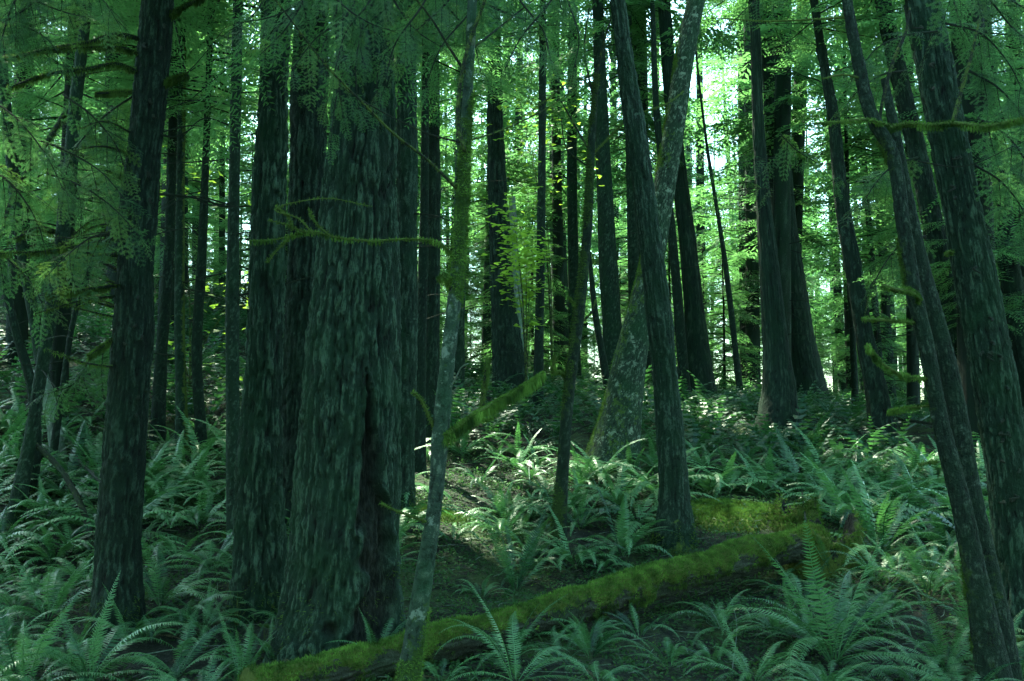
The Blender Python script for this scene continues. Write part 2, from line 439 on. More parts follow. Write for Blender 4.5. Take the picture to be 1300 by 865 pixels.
NB = []
for i in range(4):
    V, (wv, wq, _) = needle_branch(400+i)
    nt_ = len(V)//3
    for key in ('needle', 'needle_tip'):
        NB.append(mesh_np('foliage', np.vstack([wv, V]), wq, np.arange(nt_*3).reshape(-1, 3)+len(wv), mats=[M[key], M['twig']],
                  mat_idx=np.r_[np.ones(len(wq)), np.zeros(nt_)]))
print('needle branch tris', nt_)

# ------------------------------------------------------------------ moss fuzz
def fuzz(P, N, n, ln=.02, wd=.0035, up=.5, hang=0.0, seed=0, r=None):
    r = r or np.random.default_rng(seed)
    k = r.integers(len(P), size=n); p = P[k]+r.normal(0, .003, (n, 3)); nn = N[k]
    d = nn+r.normal(0, .55, (n, 3)); d[:, 2] += up-hang*2
    d /= np.linalg.norm(d, axis=1)[:, None]
    s = np.cross(d, r.normal(0, 1, (n, 3))); s /= np.linalg.norm(s, axis=1)[:, None]
    l = (ln*r.uniform(.35, 1.9, n))[:, None]
    return np.stack([p-s*wd, p+s*wd, p+d*l], 1).reshape(-1, 3)

# ------------------------------------------------------------------ trees from the photograph
TREES = {}
def tree(key, label, path, mat='fir', kind='furrow', Yd=None, flare=.35, crown=None, H=18, name='conifer_tree', cat='tree', group=None,
         moss=None, scar=None, res=1.0, crown_z=None, wiggle=0, fz=0):
    """path: (px, py, width px) from the top of the picture down to the base"""
    path = sorted(path, key=lambda p: -p[1])
    bx, by, bw = path[0]
    g = on_ground(bx, by) if Yd is None else at(bx, by, Yd)
    if Yd is None and g.y > 25: g = at(bx, by, 19.5+(sum(map(ord, key))*7 % 9)*.55)
    Yb = g.y
    pts = [at(x, y, Yb) for x, y, _ in path]; rad = [wd/2/FPX*Yb*.99 for *_, wd in path]
    gz = float(ground(pts[0].x, pts[0].y))
    base = Vector((pts[0].x, Yb, gz))
    d0 = (pts[0]-pts[1]).normalized()
    if pts[0].z > gz+.02:
        kk = (pts[0].z-gz+.15)/max(.2, -d0.z); pts.insert(0, pts[0]+d0*kk); rad.insert(0, rad[0]*1.1); base = Vector((pts[0].x, Yb, gz))
    else: pts.insert(0, Vector((pts[0].x, Yb, gz-.25))); rad.insert(0, rad[0]*1.03)
    vis_len = sum((pts[i+1]-pts[i]).length for i in range(len(pts)-1))
    # above the picture the stem goes on, straightening
    d = (pts[-1]-pts[-2]).normalized(); p = pts[-1].copy(); r0 = rad[-1]; top_z = gz+H; ex_pts, ex_r = [], []
    while p.z < top_z:
        d = (d*.75+Vector((0, 0, 1))*.25).normalized(); p = p+d*1.5
        ex_pts.append(p.copy()); ex_r.append(max(.02, r0*(1-.85*(p.z-pts[-1].z)/(top_z-pts[-1].z+1.6))))
    root = tag(ob(name, None, loc=base), label, cat, group)
    wpx = max(rad)*2*1024/Yb
    sides = int(np.clip(wpx*1.75*res, 12, 260)); rings = int(np.clip(vis_len*1024/Yb*.52*res, 30, 700))
    if kind == 'smooth': rings = int(rings*.7)
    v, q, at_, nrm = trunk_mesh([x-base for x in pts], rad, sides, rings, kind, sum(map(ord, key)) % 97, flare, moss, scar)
    if fz or Yb < 12.5:
        rr_ = np.random.default_rng(int(abs(bx))+3); Tt = v[:, 2]
        sel = (at_['moss'] > .50) if fz else ((Tt < .38+.3*noise(v[:, 0]*7, v[:, 1]*7, 0, 6)) & (noise(v[:, 0]*13, v[:, 1]*13, v[:, 2]*9, 7) > 0))
        if sel.sum() > 50:
            F = fuzz(v[sel], nrm[sel], fz or 1500, .016 if fz else .022, .0028 if Yb < 9 else .005, .1, .15, r=rr_)
            ob('moss', mesh_np('moss', F, None, np.arange(len(F)).reshape(-1, 3), mats=[M['moss' if key in ('T13', 'T7') else 'hang_moss']]), root)['kind'] = 'stuff'
    et = None
    if ex_pts and H > 0:
        a = [pts[-1]-base]+[x-base for x in ex_pts]
        if len(a) < 3: a.append(a[-1]+Vector((0, 0, 1))); ex_r.append(ex_r[-1])
        ev, eq, et = tube_np(a, [rad[-1]]+ex_r, 24, max(8, sides//4), .05)
        o = len(v); v = np.vstack([v, ev]); q = np.vstack([q, eq+o]); et = et+o
        at_ = {k: np.r_[x, np.full(len(ev), .6 if k == 'relief' else 0)] for k, x in at_.items()}
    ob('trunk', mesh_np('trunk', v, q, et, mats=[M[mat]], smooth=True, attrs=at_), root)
    if crown is not None:
        cz = crown_z if crown_z is not None else max(4.5, pts[-1].z-gz+.3)
        tp = (ex_pts[len(ex_pts)//3]-base) if ex_pts else Vector((0, 0, 0))
        zt = (H-cz)/13.0
        lean = (ex_pts[-1]-pts[-1]) if ex_pts else Vector((0, 0, 1)); lean = lean/lean.z
        nr = Yb < 20; src = CROWN_N[crown % 3] if nr else CROWN[crown]; z0 = 4.5 if nr else (4.8 if crown < 3 else 3.4)
        c = ob('crown', src, root, loc=(pts[-1].x-base.x+(cz-(pts[-1].z-gz))*lean.x, 0, cz-z0*zt), rot=(0, 0, sum(map(ord, key))), scale=(1, 1, zt))
    print(key, round(Yb, 1)); TREES[key] = dict(root=root, base=base, Y=Yb, pts=pts, rad=rad)
    return root

def branch(tkey, pts_px, Ys, r0, r1, mat='twig', moss=0, hang=0, mossn=0, label=None, ln=.014, wob=.12, name='branch'):
    """woody branch of a tree: pixels along it, depth(s), radii in metres"""
    T = TREES[tkey]; base = T['base']
    if not isinstance(Ys, (list, tuple)): Ys = [Ys]*len(pts_px)
    if len(Ys) == 2 and len(pts_px) > 2: Ys = list(np.linspace(Ys[0], Ys[1], len(pts_px)))
    P = [at(x, y, Y)-base for (x, y), Y in zip(pts_px, Ys)]
    if len(P) == 2: P.insert(1, (P[0]+P[1])/2+Vector((0, 0, .02)))
    n = len(P); rad = [r0+(r1-r0)*i/(n-1) for i in range(n)]
    Lm = sum((P[i+1]-P[i]).length for i in range(n-1))
    rings = max(8, int(Lm*28)); v, q, t = tube_np(P, rad, rings, 8, wob, len(COL.objects))
    k = len(v); o = ob(name, mesh_np('branch', v, q, t, mats=[M[mat]], smooth=True,
        attrs=dict(relief=np.full(k, .55), moss=np.full(k, moss), scar=np.zeros(k))), T['root'])
    if label: o['label'] = label
    if mossn:
        Pn, Rn, _ = smooth_path(P, rad, rings*2); tt, N, B = frames(Pn)
        rr = np.random.default_rng(len(COL.objects)); th = rr.uniform(0, 2*PI, (40, 1))
        PP, NN = [], []
        for a in np.linspace(0, 2*PI, 10, endpoint=False):
            nn = math.cos(a)*N+math.sin(a)*B
            ok = noise(Pn[:, 0]*6, Pn[:, 1]*6, Pn[:, 2]*6+a, 3) > -.45
            PP.append((Pn+nn*Rn[:, None]*.9)[ok]); NN.append(nn[ok])
        PP = np.vstack(PP); NN = np.vstack(NN)
        F = [fuzz(PP, NN, mossn, ln, .003, .3, 0, r=rr)]
        if hang:
            low = NN[:, 2] < .2
            clump = noise(PP[:, 0]*14, PP[:, 1]*14, 0, 4) > -.45
            s = low & clump
            if s.sum() > 5: F.append(fuzz(PP[s], NN[s]*.2, int(mossn*.7), hang, .0035, 0, 1.6, r=rr))
        V = np.vstack(F)
        mo = ob('moss', mesh_np('moss', V, None, np.arange(len(V)).reshape(-1, 3), mats=[M['moss' if moss > .8 else 'hang_moss']]), o)
        mo['kind'] = 'stuff'
    return o
def foliage(tkey, p0, p1, Y0, Y1=None, tip=False, var=None, roll=None, wide=1.0, parent=None):
    T = TREES[tkey]; a = at(p0[0], p0[1], Y0); b = at(p1[0], p1[1], Y0 if Y1 is None else Y1)
    d = b-a; L = d.length; yv = d.normalized()
    up = Vector((0, 0, 1)) if abs(yv.z) < .93 else Vector((0, -1, .2))
    xv = yv.cross(up).normalized(); zv = xv.cross(yv)
    roll = random.uniform(-.45, .45) if roll is None else roll
    Mx = Matrix.Rotation(roll, 3, yv)@Matrix((xv, yv, zv)).transposed()
    me = NB[(random.randrange(4) if var is None else var)*2+(1 if tip else 0)]
    o = ob('foliage', me, T['root'], loc=a-T['base'], rot=Mx.to_euler(), scale=(L*wide, L, L))
    return o

def moss_side(th0, amt, z0=0, z1=99, base=0.0):
    return lambda th, T: base+amt*np.clip(np.cos(th-th0), -1, 1)*sstep(z1, z1*.6, T)
def moss_low(amt, z):                    # mossy foot
    return lambda th, T: amt*np.exp(-T/z)

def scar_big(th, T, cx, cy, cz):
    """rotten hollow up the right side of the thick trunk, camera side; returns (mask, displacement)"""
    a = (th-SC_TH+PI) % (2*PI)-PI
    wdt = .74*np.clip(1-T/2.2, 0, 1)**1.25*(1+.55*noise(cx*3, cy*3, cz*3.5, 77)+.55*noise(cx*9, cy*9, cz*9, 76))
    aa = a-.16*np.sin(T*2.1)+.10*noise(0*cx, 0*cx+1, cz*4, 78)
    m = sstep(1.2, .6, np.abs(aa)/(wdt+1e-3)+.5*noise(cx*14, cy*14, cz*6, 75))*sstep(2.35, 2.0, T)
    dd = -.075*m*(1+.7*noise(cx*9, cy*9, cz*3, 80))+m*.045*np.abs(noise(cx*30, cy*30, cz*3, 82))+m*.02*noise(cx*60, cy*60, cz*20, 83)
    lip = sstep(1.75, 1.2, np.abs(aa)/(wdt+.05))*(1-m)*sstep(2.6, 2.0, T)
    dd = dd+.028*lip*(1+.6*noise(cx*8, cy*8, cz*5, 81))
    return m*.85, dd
SC_TH = -.95        # angle 0 = +X, -90 degrees faces the camera (frames start from +X)

PLAN = [
 ('T1', 'straight dark fir trunk left of the pair, with mossy branches reaching left', [(200,0,40),(188,150,41),(177,250,43),(168,440,46),(156,600,50),(150,700,52),(148,795,60)], 'fir_dark', 'plate', 1, 14),
 ('T2', 'slender straight trunk between the branchy left fir and the paired firs', [(302,0,13),(298,200,14),(295,440,17),(297,600,18),(298,690,20)], 'hemlock', 'scaly', 3, 14),
 ('T3', 'dark fir standing close on the left side of the thick furrowed trunk', [(351,0,31),(344,200,35),(336,430,43),(330,600,52),(328,775,64)], 'fir', 'furrow', 0, 16),
 ('T4', 'tall fir half hidden behind the left edge of the thick furrowed trunk', [(395,0,38),(392,200,46),(389,440,54),(382,662,62)], 'fir_dark', 'furrow', 4, 18),  # its shade is put into the darker bark colour
 ('T5', 'thickest trunk of all, furrowed, with a dark rotten hollow at its right foot', [(462,0,72),(460,200,84),(456,300,94),(450,440,116),(442,600,130),(436,720,138),(432,822,150)], 'fir', 'furrow', 1, 20),
 ('T6', 'grey fir peeping out behind the right edge of the thick furrowed trunk', [(516,20,24),(517,200,25),(514,440,30),(508,650,34)], 'hemlock', 'plate', 2, 18),
 ('T8', 'sturdy dark fir behind the mossy broken branch, left of centre', [(627,0,16),(628,100,17),(632,250,24),(640,400,33),(648,502,44)], 'fir_dark', 'furrow', 0, 22),
 ('T9', 'thin straight dark trunk just right of the yellow maple leaves', [(689,60,9),(688,200,10),(686,350,11),(684,450,12),(683,522,14)], 'fir_dark', 'scaly', 2, 20),
 ('T11', 'smooth fir seen between the mossy hooked stem and the central trunk', [(760,40,15),(763,130,17),(768,250,21),(773,350,24),(778,430,26),(782,492,32)], 'hemlock', 'scaly', 3, 22),
 ('T12', 'leaning central fir in front of the mossy leaning trunk', [(784,0,20),(797,100,23),(812,200,26),(822,280,28),(832,360,29),(842,450,31),(851,560,34),(856,640,37),(857,695,46)], 'hemlock', 'plate', 4, 15),
 ('T15', 'tall fir right of the central trunk, standing on the ridge of ferns', [(843,0,16),(850,100,18),(862,220,20),(873,310,22),(882,400,26),(889,494,38)], 'cedar', 'strip', 1, 22),
 ('T16', 'thin dark pole leaning behind the mossy leaning trunk', [(828,0,6),(836,170,9),(850,270,11),(862,400,13),(868,474,14)], 'fir_dark', 'scaly', None, 14),
 ('T17', 'thinnest pole right of the ridge fir, leaning left', [(898,190,4),(920,330,6),(939,492,9)], 'fir_dark', 'scaly', None, 9),
 ('T18', 'left one of the two cedars with fluted spreading feet', [(957,0,13),(965,200,16),(975,330,24),(984,430,32),(989,500,42),(988,548,52)], 'cedar', 'strip', 0, 20),
 ('T19', 'right one of the two cedars, taller and straight, with a flared foot', [(975,0,27),(985,150,28),(997,300,33),(1013,420,38),(1028,525,50)], 'cedar', 'strip', 3, 22),
 ('T20', 'dark fir leaning left between the two cedars and the twin alders', [(1042,60,11),(1058,150,14),(1068,250,17),(1085,350,19),(1100,440,23),(1113,500,26),(1120,560,32)], 'fir_dark', 'plate', 2, 16),
 ('T24', 'dark fir mostly hidden behind the big right trunk', [(1120,0,20),(1140,90,21),(1170,220,24),(1195,340,27),(1215,430,28),(1236,570,36)], 'fir_dark', 'plate', 4, 16),
 ('T23', 'large grey fir leaning in from the right edge, covered in small knots', [(1170,0,42),(1185,80,44),(1203,170,45),(1220,260,46),(1240,360,48),(1256,440,51),(1272,540,53),(1287,640,55),(1298,740,58),(1305,812,68)], 'fir', 'plate', 0, 14),
 ('T25', 'dark trunk at the far right edge behind the large grey fir', [(1262,180,22),(1276,300,24),(1294,420,28),(1318,560,34)], 'fir_dark', 'plate', 1, 18),
]
for key, lab, path, mat, kind, cr, H in PLAN:
    kw = {}
    if key == 'T5': kw = dict(scar=scar_big, flare=.36)
    if key in ('T18', 'T19'): kw = dict(flare=.55)
    if key in ('T12',): kw = dict(flare=.5, moss=moss_low(.9, .25), crown_z=9)
    if key in ('T23',): kw = dict(moss=moss_low(.7, .3), crown_z=8)
    if key in ('T3',): kw = dict(flare=.42, moss=moss_low(.6, .3), crown_z=8)
    if key in ('T16', 'T17', 'T9', 'T2'): kw = dict(flare=.15)
    tree(key, lab, path, mat, kind, crown=cr, H=H, **kw)
tree('T13', 'thick mossy trunk leaning right, crossing behind the central fir', [(884,0,24),(868,80,25),(855,170,27),(843,240,28),(828,330,30),(812,400,34),(798,470,44),(786,540,56),(776,596,68)],
     'maple', 'scaly', H=13, crown=None, name='leaning_tree', fz=14000, flare=.2, moss=lambda th, T: .30+.25*np.cos(th-2.6)+.15*np.exp(-T/1.2))
tree('T7', 'slender pale and mossy alder in front of the thick furrowed trunk', [(597,60,13),(592,150,14),(588,250,16),(577,380,18),(566,480,19),(560,540,22),(552,640,19),(537,740,23),(518,865,29)],
     'alder', 'smooth', Yd=5.7, H=7.5, name='alder_tree', fz=9000, flare=.1, moss=lambda th, T: .30+.34*np.sin(T*2.3+1.0)+.12*np.cos(th))
tree('T10', 'thin dark mossy stem with a hooked branch, left of the central fir', [(757,95,7),(750,200,10),(745,300,12),(735,400,14),(722,500,15),(714,600,16),(709,694,21)],
     'stem', 'smooth', H=0, name='alder_tree', fz=5000, flare=.1, moss=lambda th, T: .45+.2*np.cos(th-3)+.1*np.sin(T*4))
tree('T21', 'left stem of the twin mossy alders, running up to the mossy crossbranch', [(1075,0,12),(1090,80,15),(1108,150,17),(1130,190,17),(1146,280,18),(1160,370,19),(1176,440,19),(1195,540,22),(1220,640,25),(1240,740,29),(1262,858,40)],
     'stem', 'scaly', Yd=6.5, H=8, name='alder_tree', fz=3500, flare=.1, moss=lambda th, T: .22+.15*np.cos(th-2.5))
tree('T22', 'right stem of the twin mossy alders, broken off near the crossbranch', [(1123,100,8),(1138,180,14),(1150,250,18),(1170,340,19),(1192,420,21),(1215,520,23),(1230,610,24),(1250,710,28),(1268,800,33),(1276,870,38)],
     'stem', 'scaly', Yd=6.7, H=0, name='alder_tree', fz=3500, flare=.1, moss=lambda th, T: .26+.15*np.cos(th-2.5))
tree('S1', 'crooked dark stem at the left edge, curving up from the ferns', [(112,0,12),(97,120,16),(86,250,18),(72,350,17),(56,450,16),(38,560,16),(20,664,22)], 'hemlock', 'scaly', H=12, crown=2, flare=.1)
tree('S2', 'short dark stem at the left edge forking behind the crooked one', [(0,330,8),(20,420,10),(40,490,12),(46,560,12),(38,640,16)], 'fir_dark', 'scaly', H=0, name='dead_sapling', flare=.1)
tree('S3', 'thin dark stem beside the crooked left stem, leaning right', [(118,330,5),(95,400,7),(80,490,8),(66,600,9)], 'fir_dark', 'scaly', H=0, name='dead_sapling', flare=.1)
tree('B1', 'thin trunk with a bright mossy edge behind the branchy left fir', [(232,60,9),(229,240,11),(228,400,13),(230,572,15)], 'hemlock', 'scaly', H=16, crown=1, moss=lambda th, T: .75*np.clip(np.cos(th), 0, 1))
tree('B2', 'thin dark trunk left of the slender straight trunk, beyond the ferns', [(262,180,9),(256,330,12),(250,450,13),(255,574,14)], 'fir_dark', 'scaly', H=16, crown=3)
tree('B3', 'thin dark trunk just right of the thick furrowed trunk, knotted', [(540,100,9),(538,300,12),(534,450,14),(531,600,18)], 'fir_dark', 'scaly', H=15, crown=4)
tree('B4', 'dark trunk half hidden behind the slender pale alder', [(548,60,16),(550,260,18),(548,420,20),(545,560,25)], 'fir_dark', 'plate', H=18, crown=0)
tree('B5', 'dark trunk right behind the slender pale alder, straight', [(586,120,12),(584,300,16),(580,420,19),(578,510,22)], 'hemlock', 'plate', H=19, crown=2)
tree('B6', 'pale grey dead trunk behind the yellow maple leaves', [(650,250,9),(654,330,10),(660,420,12),(664,486,14)], 'dead', 'scaly', H=0, name='dead_tree')
tree('B7', 'grey trunk in the haze of leaves between thin trunk and hooked stem', [(727,60,12),(726,200,13),(728,350,14),(730,494,17)], 'hemlock', 'scaly', H=20, crown=3)
tree('B8', 'dark crooked stem leaning beside the smooth fir', [(748,320,5),(756,400,8),(768,470,10),(774,510,12)], 'fir_dark', 'scaly', H=0, name='dead_sapling')
tree('B9', 'trunk seen between the leaning mossy trunk and the smooth fir', [(800,180,12),(803,290,14),(806,400,15),(810,480,16)], 'hemlock', 'scaly', H=20, crown=1)
tree('B10', 'trunk behind the branchy left fir, near its right side, dim', [(218,200,12),(214,330,13),(205,450,15),(200,560,18)], 'fir_dark', 'scaly', H=16, crown=0)
tree('B11', 'straight thin trunk right of the dark leaning fir, far back', [(1075,200,5),(1078,340,7),(1083,440,8),(1086,524,10)], 'fir_dark', 'scaly', H=18, crown=4)
tree('B12', 'dark trunk left of the crooked left stem, hazy with twigs', [(0,60,14),(14,200,14),(30,330,14),(48,430,15),(60,540,16)], 'hemlock', 'scaly', H=14, crown=3)
tree('B13', 'short white weathered snag among the left ferns', [(52,462,9),(60,500,13),(68,540,15),(74,585,18)], 'dead', 'plate', H=0, name='dead_snag', cat='snag')

# ------------------------------------------------------------------ branches and near foliage
Y1 = TREES['T1']['Y']; Y7 = 5.7
for pp, r0, r1, dy in [
    ([(186,52),(150,44),(110,55),(62,62),(20,72),(-10,76)], .026, .012, -.8), ([(186,75),(160,62),(130,60),(60,64)], .022, .010, -.5), ([(183,96),(150,82),(110,88),(62,94),(10,112)], .028, .012, -.9),
    ([(180,118),(150,117),(122,119)], .018, .012, -.3), ([(172,228),(140,222),(112,238)], .02, .008, -.4), ([(166,300),(120,308),(70,318),(0,322)], .02, .008, -.6),
    ([(166,324),(120,326),(88,340),(56,352)], .024, .012, -.5), ([(164,360),(110,368),(60,374)], .022, .014, -.5), ([(160,420),(130,440),(112,452)], .02, .01, -.3),
    ([(214,20),(232,10),(262,-6)], .025, .02, -.2), ([(206,106),(222,100),(238,96)], .024, .02, -.2), ([(200,170),(222,174),(246,162)], .014, .006, -.2),
    ([(196,246),(240,250),(290,262),(322,262)], .014, .006, .6), ([(196,170),(250,160),(300,175)], .009, .004, .7), ([(188,300),(240,290),(320,300)], .008, .003, .7),
    ([(175,500),(195,500)], .012, .008, -.1), ([(186,130),(240,90),(290,30)], .007, .004, 1.0)]:
    branch('T1', pp, [Y1, Y1+dy], r0*.75, r1*.6, 'twig', .2, hang=.03 if r0 > .017 else 0, mossn=1600 if r0 > .017 else 0)
for _ in range(9):
    y = random.uniform(40, 420); s = random.choice((-1, 1)); L = random.uniform(50, 120)
    x = 300
    branch('T2', [(x, y), (x+s*L*.5, y+random.uniform(-14, 16)), (x+s*L, y+random.uniform(-30, 34))], [TREES['T2']['Y'], TREES['T2']['Y']+random.uniform(-.8, .8)], .009, .003)
for k in range(16):
    y = random.uniform(150, 470); x = np.interp(y, [0, 250, 440, 600], [184, 165, 156, 146]); L = random.uniform(50, 150)
    branch('T1', [(x, y), (x-L*.5, y+random.uniform(-22, 8)), (x-L, y+random.uniform(-30, 36))], [Y1, Y1+random.uniform(-.9, .5)], random.uniform(.008, .015), .003, hang=.02 if k % 2 else 0, mossn=260, moss=.3)
# long thin mossy branch across the paired trunks, from the alder
branch('T7', [(574,322),(556,308),(520,304),(470,306),(430,302),(392,294),(352,304),(318,306)], [5.7, 5.5], .008, .003, 'twig', 1.1, hang=.016, mossn=2000, ln=.007)
branch('T7', [(398,298),(380,278),(350,268),(412,252),(470,262)], [5.5, 5.45], .005, .002, 'twig', .8, mossn=500, ln=.007)
for pp in ([(372,292),(366,276),(350,262)], [(388,296),(360,284),(342,280)], [(420,300),(400,282),(392,266)], [(366,304),(352,318),(340,334)]):
    branch('T7', pp, 5.5, .004, .0015, 'twig', .8, mossn=260, ln=.010)
branch('T7', [(590,192),(582,160),(584,110),(594,60),(612,10),(622,-20)], 5.65, .013, .009, 'twig', .5, mossn=500, ln=.008)
branch('T7', [(580,240),(545,205),(500,170),(460,130),(420,90),(380,40),(350,0)], [5.7, 5.2], .009, .004, 'twig', .5, mossn=400, ln=.007)
branch('T7', [(588,182),(550,172),(500,150),(460,128),(430,108)], [5.7, 5.5], .006, .003, 'twig', .4)
branch('T7', [(596,100),(570,60),(545,20),(520,-10)], [5.7, 5.4], .008, .005, 'twig', .4)
branch('T7', [(600,62),(640,30),(690,-10)], [5.7, 6.0], .007, .004, 'twig', .4)
branch('T7', [(590,180),(630,168),(690,140),(735,110)], [5.7, 6.2], .006, .003, 'twig', .5, mossn=300, ln=.006)
branch('T7', [(555,552),(545,530),(532,505),(524,498)], [5.7, 5.6], .010, .006, 'twig', .8, mossn=700, ln=.009)
branch('T7', [(548,665),(520,655),(500,648),(484,640)], [5.7, 5.45], .008, .005, 'twig', .9, mossn=500, ln=.007)
branch('T7', [(572,370),(566,352),(558,356)], [5.7, 5.6], .016, .014, 'twig', 1.1, mossn=900, ln=.012)
branch('T7', [(566,552),(600,528),(640,505),(668,488),(690,474)], [5.65, 6.3], .012, .006, 'twig', 1.2, hang=.045, mossn=5000, ln=.009, label='bright mossy broken branch rising to the right')
branch('T7', [(612,520),(614,495),(617,475),(619,455)], [6.0, 6.0], .016, .011, 'twig', .5, hang=.03, mossn=700, ln=.010)
branch('T7', [(609,532),(618,534),(626,531)], [6.0, 6.05], .008, .006, 'twig', 1.1, mossn=500, ln=.008)
branch('T7', [(565,500),(578,482),(586,466),(594,462)], [5.7, 5.55], .005, .003, 'dead')
branch('T7', [(564,505),(580,510),(600,520)], [5.7, 5.75], .004, .002, 'dead')
Y10 = TREES['T10']['Y']
branch('T10', [(718,478),(710,472),(703,474),(702,462),(706,452)], [Y10, Y10-.1], .022, .018, 'twig', 1.2, mossn=1400, ln=.018, label='hooked mossy branch stub')
branch('T10', [(745,205),(770,178),(800,150),(850,130),(868,116)], [Y10, Y10+.3], .012, .005, 'twig', .8, mossn=700)
branch('T10', [(750,195),(730,160),(712,128)], [Y10, Y10], .013, .006, 'twig', .4)
branch('T10', [(744,210),(720,190),(712,150)], [Y10, Y10-.3], .010, .005, 'twig', .4)
branch('T10', [(750,110),(735,100),(690,130),(650,158)], [Y10, Y10+.5], .010, .004, 'twig', .6, mossn=400)
branch('T10', [(757,100),(765,60),(780,10)], [Y10, Y10], .013, .008, 'twig', .4)
branch('T10', [(752,120),(742,60),(748,10)], [Y10, Y10], .012, .007, 'twig', .4)
branch('T10', [(735,400),(728,385),(722,378)], [Y10, Y10-.1], .016, .012, 'twig', 1.0, mossn=500)
branch('T10', [(738,410),(752,395),(756,380)], [Y10, Y10], .014, .008, 'twig', .5)
Y21 = 6.5
branch('T21', [(1128,165),(1150,158),(1180,160),(1210,157),(1250,161),(1300,152),(1330,150)], [Y21, Y21-.3], .020, .010, 'twig', 1.1, hang=.02, mossn=3600, ln=.010, label='long mossy crossbranch reaching the right edge')
branch('T21', [(1128,160),(1100,152),(1066,155),(1035,157)], [Y21, Y21-.3], .013, .005, 'twig', .9, hang=.015, mossn=900, ln=.008)
branch('T21', [(1210,155),(1222,110),(1236,60),(1243,25)], [Y21-.1, Y21], .015, .006, 'twig', .5, mossn=200, ln=.008)
branch('T21', [(1112,170),(1135,75),(1150,40),(1155,10)], [Y21, Y21], .012, .008, 'twig', .4)
branch('T21', [(1078,22),(1030,25),(980,27),(905,23)], [Y21, Y21+.3], .009, .003, 'twig', .9, mossn=600, ln=.006)
branch('T21', [(1095,100),(1070,95),(1045,100)], [Y21, Y21-.2], .009, .004, 'twig', .7, mossn=200, ln=.006)
branch('T21', [(1165,395),(1166,380),(1155,370),(1138,368),(1122,363)], [Y21, Y21-.25], .014, .013, 'twig', 1.2, mossn=1600, ln=.013, label='upper mossy branch stub of the pair')
branch('T21', [(1165,410),(1140,408),(1115,406),(1097,406)], [Y21, Y21-.25], .008, .012, 'twig', 1.1, mossn=1000, ln=.011)
branch('T21', [(1176,482),(1150,478),(1120,462),(1104,445),(1102,440)], [Y21, Y21-.4], .013, .010, 'twig', 1.1, hang=.02, mossn=1600, ln=.011, label='lower curved mossy branch stub')
branch('T21', [(1178,515),(1150,518),(1128,522)], [Y21, Y21-.1], .008, .005, 'twig', 1.2, hang=.02, mossn=700, ln=.010)
branch('T21', [(1188,587),(1176,588),(1168,590)], [Y21, Y21-.1], .010, .008, 'twig', 1.2, mossn=400, ln=.010)
branch('T22', [(1165,205),(1215,212),(1300,180)], [6.7, 6.6], .006, .002, 'twig', .3)
branch('T23', [(1210,322),(1200,325)], 7.3, .012, .012, 'twig', 1.2, mossn=250, ln=.010)
branch('S1', [(97,120),(60,180),(20,240),(0,300)], [10.9, 10.0], .03, .014, 'twig', .4, hang=.04, mossn=900)
branch('S1', [(86,300),(50,290),(10,308)], [10.9, 10.2], .03, .014, 'twig', .4, hang=.04, mossn=900)
branch('S1', [(40,560),(80,600),(110,660),(118,700)], [10.9, 9.6], .03, .03, 'twig', .3)
for k in range(10):                       # fine dead twigs low on the left stems
    y = random.uniform(150, 560); x = 60+random.uniform(-40, 60)
    branch('S1', [(x, y), (x+random.uniform(20, 70), y+random.uniform(-20, 50)), (x+random.uniform(60, 150), y+random.uniform(-10, 110))], [10.5, 9.6], .006, .002)

# knots and dead stubs on the large right fir
for key in ('T2','T4','T6','T8','T9','T11','T15','T16','T18','T19','T20','T24','T25','B1','B2','B3','B4','B5','B7','B9','B10','B11','S1','S3'):
    T = TREES[key]; Yk = T['Y']; wpts = [to_px(p) for p in T['pts'][1:]]
    for k in range(7 if Yk < 22 else 5):
        f = random.random(); i = min(len(wpts)-2, int(f*(len(wpts)-1))); a, b = wpts[i], wpts[i+1]; u = random.random()
        x, y = a[0]+(b[0]-a[0])*u, a[1]+(b[1]-a[1])*u
        if y > 470: continue
        s_ = random.choice((-1, 1)); L = random.uniform(.25, 1.3)*1300/Yk; dy = random.uniform(-.25, .45)
        branch(key, [(x, y), (x+s_*L*.5, y+L*.5*dy-4), (x+s_*L, y+L*dy*random.uniform(.8, 1.6))], [Yk, Yk+random.uniform(-.5, .5)], random.uniform(.007, .012), .003)
T = TREES['T23']
for k in range(26):
    y = random.uniform(20, 640); xc = np.interp(y, [0, 170, 360, 540, 740], [1170, 1203, 1240, 1272, 1298]); x = xc+random.uniform(-16, 17)
    yy = T['Y']-.15
    branch('T23', [(x, y), (x+random.uniform(-5, 5), y+2), (x+random.uniform(-9, 9), y+random.uniform(0, 8))], [yy, yy-.07], .012, .006, 'twig', 0, name='knot')
for k in range(16):
    y = random.uniform(20, 600); xc = np.interp(y, [0, 150, 250, 440, 600, 800], [200, 188, 177, 168, 156, 148]); x = xc+random.uniform(-15, 15); yy = Y1-.12
    branch('T1', [(x, y), (x, y+3), (x+random.uniform(-4, 4), y+random.uniform(2, 7))], [yy, yy-.06], .012, .007, 'twig', 0, name='knot')

